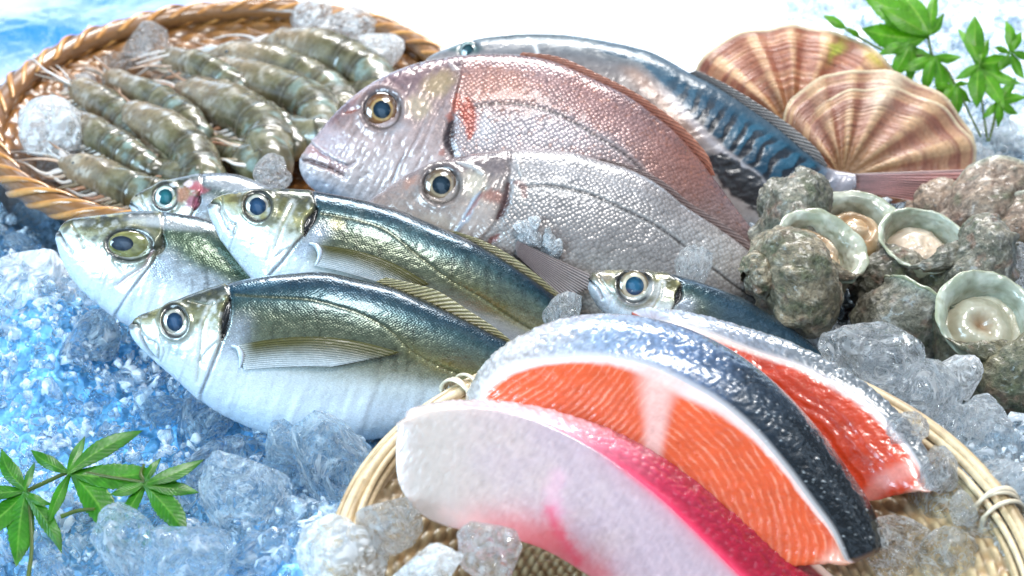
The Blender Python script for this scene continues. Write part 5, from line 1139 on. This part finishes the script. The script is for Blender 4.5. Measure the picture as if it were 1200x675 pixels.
# ================================================================== ice
def gauss(x, y, c, s, a): return a * np.exp(-(((x - c[0]) ** 2 + (y - c[1]) ** 2) / s ** 2))
pfm = Pg(400, 655, .04); plm = Pg(25, 350, .02); prm = Pg(1170, 590, .03); pc1 = Pg(300, 600, .02)
def zh(x, y):
    z = -.012 + .010 * fbm(np.stack([x * 14, y * 14, 0 * x], -1), 4)
    z = z + gauss(x, y, pfm, .055, .045) + gauss(x, y, plm, .05, .030) + gauss(x, y, prm, .075, .050) + gauss(x, y, pc1, .05, .02)
    z = z + gauss(x, y, FBc, .135, .035) + .012 * sstep(.1, .35, x) * sstep(.2, .05, y) - .016 * sstep(.05, .2, x) * sstep(.18, .28, y)
    z = z - .06 * sstep(.10, .02, np.hypot(x - FBc[0], y - FBc[1]) - .06) * 0
    r = np.hypot(x - RBc[0], y - RBc[1]); z = np.where(r < RBr + .004, np.minimum(z, -.034), z) - .012 * sstep(RBr + .10, RBr, r)
    r = np.hypot(x - FBc[0], y - FBc[1]); z = np.where(r < .152, np.minimum(z, .018), z)
    return z
def ice_tone(x, y):
    n = fbm(np.stack([x * 5, y * 5, 0 * x + 2], -1), 4); n_b = fbm(np.stack([x * 3.1, y * 9.0, 0 * x + 8], -1), 5)
    blue = np.clip(sstep(.09, -.13, x + .05 * n + .30 * np.clip(-y - .34, 0, 1)) * sstep(.36, .16, y), 0, 1)
    c = mix((.86, .90, .93), (.12, .50, .90), blue * (.8 + .3 * n))
    # behind the fish: snowy white in the middle, blue tray showing in the far corners
    far = sstep(.30, .50, y)
    corner = np.clip(sstep(-.16, -.40, x + .10 * n_b) + sstep(.30, .50, x + .12 * n_b) * .9, 0, 1)
    fc = mix(mix((.86, .90, .93), (.45, .62, .80), sstep(.0, .35, n_b) * sstep(.2, .36, x)), (.03, .20, .66), np.clip(corner * (.75 + 1.6 * n_b), 0, 1))
    return mix(c, fc, far)
xs = np.concatenate([np.linspace(-2.2, -.56, 24), np.linspace(-.54, .66, 520), np.linspace(.68, 2.2, 24)])
ys = np.concatenate([np.linspace(-.55, -.42, 10), np.linspace(-.415, .56, 430), np.linspace(.57, 1.3, 70), np.linspace(1.33, 4.0, 24)])
X, Y = np.meshgrid(xs, ys); Z = zh(X, Y)
f1, f2, cv = worley(np.stack([X * 105, Y * 105, 0 * X], -1)); g1, g2, gv = worley(np.stack([X * 42, Y * 42, 0 * X + 5], -1))
near = .12 + .88 * sstep(.42, .2, Y)
Z = Z + near * (.0055 * (cv - .5) - .004 * f1 + .010 * (gv - .5) - .006 * g1)
tone = ice_tone(X, Y)
ground = mesh('ice_ground', np.stack([X, Y, Z], -1), gfaces(len(ys), len(xs)), M['bed'], None, {'col': tone.reshape(-1, 3), 'near': sstep(.40, .16, Y).ravel()}, smooth=True); tag(ground, kind='structure')
# ---- crushed ice: far too many splinters to count
t = (1 + 5 ** .5) / 2
IV = np.array([(-1,t,0),(1,t,0),(-1,-t,0),(1,-t,0),(0,-1,t),(0,1,t),(0,-1,-t),(0,1,-t),(t,0,-1),(t,0,1),(-t,0,-1),(-t,0,1)], float) / 1.9
IF = np.array([(0,11,5),(0,5,1),(0,1,7),(0,7,10),(0,10,11),(1,5,9),(5,11,4),(11,10,2),(10,7,6),(7,1,8),(3,9,4),(3,4,2),(3,2,6),(3,6,8),(3,8,9),(4,9,5),(2,4,11),(6,2,10),(8,6,7),(9,8,1)])
def chips(name, n, box, smin, smax, lift, mat, avoid=True):
    x = RNG.uniform(box[0], box[1], n * 2); y = RNG.uniform(box[2], box[3], n * 2)
    ok = np.ones(n * 2, bool)
    if avoid: ok &= (np.hypot(x - RBc[0], y - RBc[1]) > RBr + .004) & (np.hypot(x - FBc[0], y - FBc[1]) > FBr + .004)
    x, y = x[ok][:n], y[ok][:n]; n = len(x)
    s = smin * (smax / smin) ** (RNG.random(n) ** 1.8)
    sc3 = s[:, None] * np.stack([RNG.uniform(.6, 1.3, n), RNG.uniform(.45, 1.0, n), RNG.uniform(.3, .8, n)], -1)
    V = IV[None] * RNG.uniform(.55, 1.25, (n, 12, 1)) + RNG.normal(0, .12, (n, 12, 3)); V = V * sc3[:, None]
    q = RNG.normal(size=(n, 4)); q /= np.linalg.norm(q, axis=1, keepdims=True); w, a, b, c = q.T
    R = np.stack([1-2*(b*b+c*c), 2*(a*b-c*w), 2*(a*c+b*w), 2*(a*b+c*w), 1-2*(a*a+c*c), 2*(b*c-a*w), 2*(a*c-b*w), 2*(b*c+a*w), 1-2*(a*a+b*b)], -1).reshape(n, 3, 3)
    V = np.einsum('nij,nkj->nki', R, V)
    z = zh(x, y) + s * RNG.uniform(-.2, .5, n) + lift * RNG.random(n)
    V = V + np.stack([x, y, z], -1)[:, None]
    F = (IF[None] + (np.arange(n) * 12)[:, None, None]).reshape(-1, 3)
    o = mesh(name, V.reshape(-1, 3), F, mat, None, smooth=False); return tag(o, kind='stuff')
o = chips('crushed_ice', 21000, (-.52, .62, -.42, .30), .0024, .0095, .008, M['chips']); o2 = chips('crushed_ice', 2600, (.26, .75, .26, .62), .003, .011, .010, M['chips'], False); o2['label'] = 'blurred crushed ice behind the shells and scallops'
o['label'] = 'crushed ice spread under and around all the seafood'; 
# ---- lumps of clear ice
def lump_mesh(seed, cloudy):
    bm = bmesh.new(); bmesh.ops.create_icosphere(bm, subdivisions=6, radius=1.0)
    V = np.array([v.co[:] for v in bm.verts]); F = np.array([[v.index for v in f.verts] for f in bm.faces]); bm.free()
    a, b, cv = worley(V * 1.5 + seed); n = fbm(V * 1.2 + seed, 3); m, m2, mv = worley(V * 4.2 + seed * 2); k = fbm(V * 7 + seed, 3)
    V = V * (1 + .34 * n - .13 * a + .07 * (.5 - m) + .012 * k)[:, None]
    rg = np.random.default_rng(int(seed * 77))
    for i in range(9):      # broken faces
        pn = rg.normal(size=3); pn /= np.linalg.norm(pn); ex = V @ pn - rg.uniform(.55, .85); V = V - np.clip(ex, 0, 9)[:, None] * pn * .93
    V = V + (.018 * fbm(V * 5 + seed, 2))[:, None] * V
    VV = [V]; FF = [F]; off = len(V)
    bm = bmesh.new(); bmesh.ops.create_icosphere(bm, subdivisions=2, radius=1.0)
    S = np.array([v.co[:] for v in bm.verts]); SF = np.array([[v.index for v in f.verts] for f in bm.faces]); bm.free()
    rg = np.random.default_rng(int(seed * 100))
    for i in range(9):     # trapped air: flattened bubbles and cracks, faces turned inwards
        d = rg.normal(size=3); d /= np.linalg.norm(d); p = d * rg.uniform(.05, .62)
        e = rg.uniform(.05, .26); sc3 = np.array([e, e * rg.uniform(.3, 1), e * rg.uniform(.06, .5)])
        Rm = np.array(Euler(rg.uniform(0, 6.28, 3)).to_matrix()); VV.append((S * sc3) @ Rm.T + p); FF.append(SF[:, ::-1] + off); off += len(S)
    me = bpy.data.meshes.new('ice_lump'); me.from_pydata([tuple(v) for v in np.concatenate(VV)], [], [tuple(int(i) for i in f) for f in np.concatenate(FF)])
    me.polygons.foreach_set('use_smooth', np.ones(len(me.polygons), bool)); me.materials.append(M['ice_frost'] if cloudy else M['ice']); me.update(); return me
LM = [lump_mesh(1.3 + 2.7 * i, i in (2, 5)) for i in range(6)]
LB = []
for m_ in LM:
    q_ = m_.copy(); q_.materials.clear(); q_.materials.append(M['ice_blue']); LB.append(q_)
def lump(px, py, d, rx, ry, label, group=None, mi=0, rz=0.0):
    o = bpy.data.objects.new('ice_lump', (LB if px < 430 and py > 400 and mi not in (2, 5) else LM)[mi]); COL.objects.link(o); p = P(px, py, d); k = K * d
    o.location = p; o.scale = (rx * k, (rx + ry) * .5 * k, ry * k * 1.05); o.rotation_euler = (.35, .2 * rz, rz)
    return tag(o, label, 'ice', group)
LUMPS = [
 (174,52,1.215,37,28,'clear ice lump perched on the back rim of the shrimp basket',0),
 (316,204,.955,32,22,'ice lump wedged between the shrimp basket and the middle horse mackerel',1),
 (64,152,1.075,46,40,'snowy white ice lump among the shrimp feelers, inside the rattan basket',2),
 (28,352,.93,66,62,'wide snowy ice mound at the edge, left of the almond eyed fish',5),
 (385,535,.765,62,42,'big clear ice lump under the belly of the front horse mackerel',3),
 (290,580,.735,64,52,'big clear ice lump next to the tip of the dark maple sprig',4),
 (455,612,.655,44,36,'glassy ice lump touching the left rim of the bamboo basket',0),
 (578,645,.625,45,40,'round glass clear ice ball in front of the white fillet',1),
 (395,650,.655,74,48,'snowy ice heap in front, left of the round ice ball',2),
 (500,672,.625,50,30,'low snowy ice piece joining the heap and the round ball',5),
 (662,366,.815,30,20,'small clear ice piece on the tail of the middle horse mackerel',3),
 (1018,415,.80,64,46,'big clear ice lump between the rear salmon steak and the turban shells',4),
 (1088,464,.765,46,40,'round clear ice ball right above the bamboo rim, beside the shells',1),
 (1148,510,.755,58,44,'clear ice lump below the ring mouthed turban shell',0),
 (1185,588,.70,52,48,'clear ice lump outside the basket rim, near the lower corner',3),
 (1192,312,.90,34,26,'grey ice lump squeezed behind the ring mouthed turban shell',4),
 (1092,592,.715,58,34,'clear ice sheet inside the bamboo basket by the salmon ends',3),
 (1045,640,.690,58,40,'clear ice lump inside the basket below the dark salmon tail end',0),
 (1110,655,.680,40,36,'clear ice lump against the inner wall of the bamboo rim',4),
 (812,318,.865,34,16,'thin ice sheet on the lower flank of the grey bream',3),
 (150,645,.70,58,34,'clear ice lump under the hanging lobes of the dark maple sprig',1),
 (228,648,.69,52,40,'clear ice lump in front, right of the maple sprig',3),
 (362,20,1.25,40,18,'snowy ice added over the washed out far rim of the shrimp basket, above the furthest right shrimp',2),  # added snow lumps, standing in for a rim lost in glare
 (412,34,1.235,40,22,'snowy ice added on the washed out basket rim, next to the higher snowy heap on that rim',5),
 (450,62,1.19,36,26,'snowy ice lump added on the washed out basket rim, closest to the mackerel head',5),
 (1060,508,.712,30,24,'clear ice lump lying over the bamboo rim, just past the rear salmon end',1),
 (1098,550,.698,30,24,'clear ice lump lying over the bamboo rim, close to the rim tie',3),
 (1128,596,.680,22,18,'small ice piece on top of the bamboo rim near the picture edge',4),
 (1125,440,.80,34,28,'clear ice lump leaning on the lowest turban shell',2),
 (330,520,.778,30,22,'small clear ice lump tucked under the belly of the front horse mackerel',1),
 (95,250,1.03,30,18,'clear ice bits piled on the low rim of the shrimp basket',4),
]
for i, (px, py, d, rx, ry, lb, mi) in enumerate(LUMPS): lump(px, py, d, rx, ry, lb, None, mi, i * 1.37)
rg = random.Random(5)
for i in range(16):     # frosted crumbs on the cheek of the grey bream
    a = rg.random(); px = 612 + 52 * a + rg.uniform(-9, 9); py = 262 + 36 * a + rg.uniform(-10, 12)
    p = surf(FB2, [(px, py)])[0] - FW * .003
    o = bpy.data.objects.new('ice_crumb', LM[(2, 5, 3)[i % 3]]); COL.objects.link(o); r = rg.uniform(.0025, .006); o.location = p
    o.scale = (r * 1.3, r, r * .8); o.rotation_euler = (rg.uniform(0, 6), rg.uniform(0, 6), rg.uniform(0, 6))
    tag(o, 'one of the frosted ice crumbs stuck below the gill of the grey bream', 'ice', 'frosted ice crumbs on the grey bream')
spots = [(x, y) for x, y in ((40,250),(22,285),(110,395),(190,480),(240,500),(250,545),(345,610),(310,650),(265,620),(60,690),(330,560),(430,560),(1130,470),(1105,510),(1150,560),(1192,545),(1160,620),(1196,640),(1060,505),(1120,545),(960,405),(985,440),(1180,500),(1150,190),(1185,175),(1160,160),(100,98),(132,74),(84,118),(112,140),(60,196))]
for i, (px, py) in enumerate(spots):
    p = Pg(px, py, .0); z = float(zh(np.array([p[0]]), np.array([p[1]]))[0]); z = z if math.hypot(p[0] - RBc[0], p[1] - RBc[1]) > RBr else -.006; p = Pg(px, py, z + .006)
    o = bpy.data.objects.new('ice_lump', (LB if px < 430 and py > 200 else LM)[i % 6]); COL.objects.link(o); r = rg.uniform(.010, .019)
    o.location = p; o.scale = (r * rg.uniform(.9, 1.4), r, r * rg.uniform(.6, .9)); o.rotation_euler = (rg.uniform(-.5, .5), rg.uniform(-.5, .5), rg.uniform(0, 6))
    tag(o, 'one of the small clear ice lumps bedded in the crushed ice', 'ice', 'small clear ice lumps in the crushed ice')
# ================================================================== light, camera, render settings
w = bpy.data.worlds.new('World'); sc.world = w; w.use_nodes = True; nt = w.node_tree; nt.nodes.clear()
out = nt.nodes.new('ShaderNodeOutputWorld'); bg = nt.nodes.new('ShaderNodeBackground')
tc = nt.nodes.new('ShaderNodeTexCoord'); sep = nt.nodes.new('ShaderNodeSeparateXYZ'); nt.links.new(tc.outputs['Generated'], sep.inputs[0])
rp = nt.nodes.new('ShaderNodeValToRGB'); e = rp.color_ramp.elements; e[0].position = .0; e[0].color = (.06, .10, .16, 1); e[1].position = 1; e[1].color = (.62, .80, 1.0, 1)
mp = nt.nodes.new('ShaderNodeMapRange'); mp.inputs[1].default_value = -.75; mp.inputs[2].default_value = .95
vm = nt.nodes.new('ShaderNodeVectorMath'); vm.operation = 'DOT_PRODUCT'; vm.inputs[1].default_value = (-.12, .72, .62); nt.links.new(tc.outputs['Generated'], vm.inputs[0]); nt.links.new(vm.outputs['Value'], mp.inputs[0]); nt.links.new(mp.outputs[0], rp.inputs[0])
wn = nt.nodes.new('ShaderNodeTexNoise'); wn.inputs['Scale'].default_value = 2.8; wn.inputs['Detail'].default_value = 1.0; nt.links.new(tc.outputs['Generated'], wn.inputs['Vector'])
wr = nt.nodes.new('ShaderNodeValToRGB'); wr.color_ramp.elements[0].position = .50; wr.color_ramp.elements[0].color = (.22, .22, .22, 1); wr.color_ramp.elements[1].position = .57; wr.color_ramp.elements[1].color = (3.6, 3.6, 3.6, 1); nt.links.new(wn.outputs['Fac'], wr.inputs[0])  # made-up bright patches in the world, for sparkle in the ice
wm = nt.nodes.new('ShaderNodeMix'); wm.data_type = 'RGBA'; wm.blend_type = 'MULTIPLY'; wm.inputs[0].default_value = 1.0; nt.links.new(rp.outputs[0], wm.inputs[6]); nt.links.new(wr.outputs[0], wm.inputs[7])
nt.links.new(wm.outputs[2], bg.inputs['Color']); bg.inputs['Strength'].default_value = .70; nt.links.new(bg.outputs[0], out.inputs[0])
def area(name, loc, target, sx, sy, power, color):
    l = bpy.data.lights.new(name, 'AREA'); l.shape = 'RECTANGLE'; l.size = sx; l.size_y = sy; l.energy = power; l.color = color
    o = bpy.data.objects.new(name, l); COL.objects.link(o); o.location = loc
    o.rotation_euler = (Vector(target) - Vector(loc)).to_track_quat('-Z', 'Y').to_euler(); return o
area('softbox_lamp', (.12, 1.05, .95), (.05, .15, .0), 1.1, .26, 28, (1.0, .97, .93))
area('blue_side_fill', (-.85, -.62, .58), (-.18, .0, .03), .6, .5, 18, (.56, .81, 1.0))  # unseen blue fill, added for a bright sheen on the bellies
area('overhead_fill', (.25, -.25, 1.25), (.05, .0, .03), .40, .28, 11, (1.0, .98, .95))  # unseen soft fill, added to brighten the front
cd = bpy.data.cameras.new('camera'); cam = bpy.data.objects.new('camera', cd); COL.objects.link(cam); sc.camera = cam
cam.location = CAMP; cam.rotation_euler = (math.pi / 2 - PITCH, 0, 0); cd.lens = 50; cd.sensor_width = 36; cd.clip_start = .02; cd.clip_end = 50
cd.dof.use_dof = True; cd.dof.focus_distance = .80; cd.dof.aperture_fstop = 9.0
sc.view_settings.view_transform = 'Standard'; sc.view_settings.look = 'None'; sc.view_settings.exposure = 0.18; sc.view_settings.gamma = 1
cy = sc.cycles; cy.max_bounces = 14; cy.transmission_bounces = 12; cy.glossy_bounces = 4; cy.diffuse_bounces = 4; cy.transparent_max_bounces = 8
cy.sample_clamp_indirect = 6.0; cy.sample_clamp_direct = 0.0; cy.blur_glossy = .3; cy.use_adaptive_sampling = True; cy.adaptive_threshold = .012
try:
    cy.use_denoising = True; cy.denoiser = 'OPENIMAGEDENOISE'; cy.denoising_input_passes = 'RGB_ALBEDO_NORMAL'; cy.denoising_prefilter = 'ACCURATE'
except Exception: pass
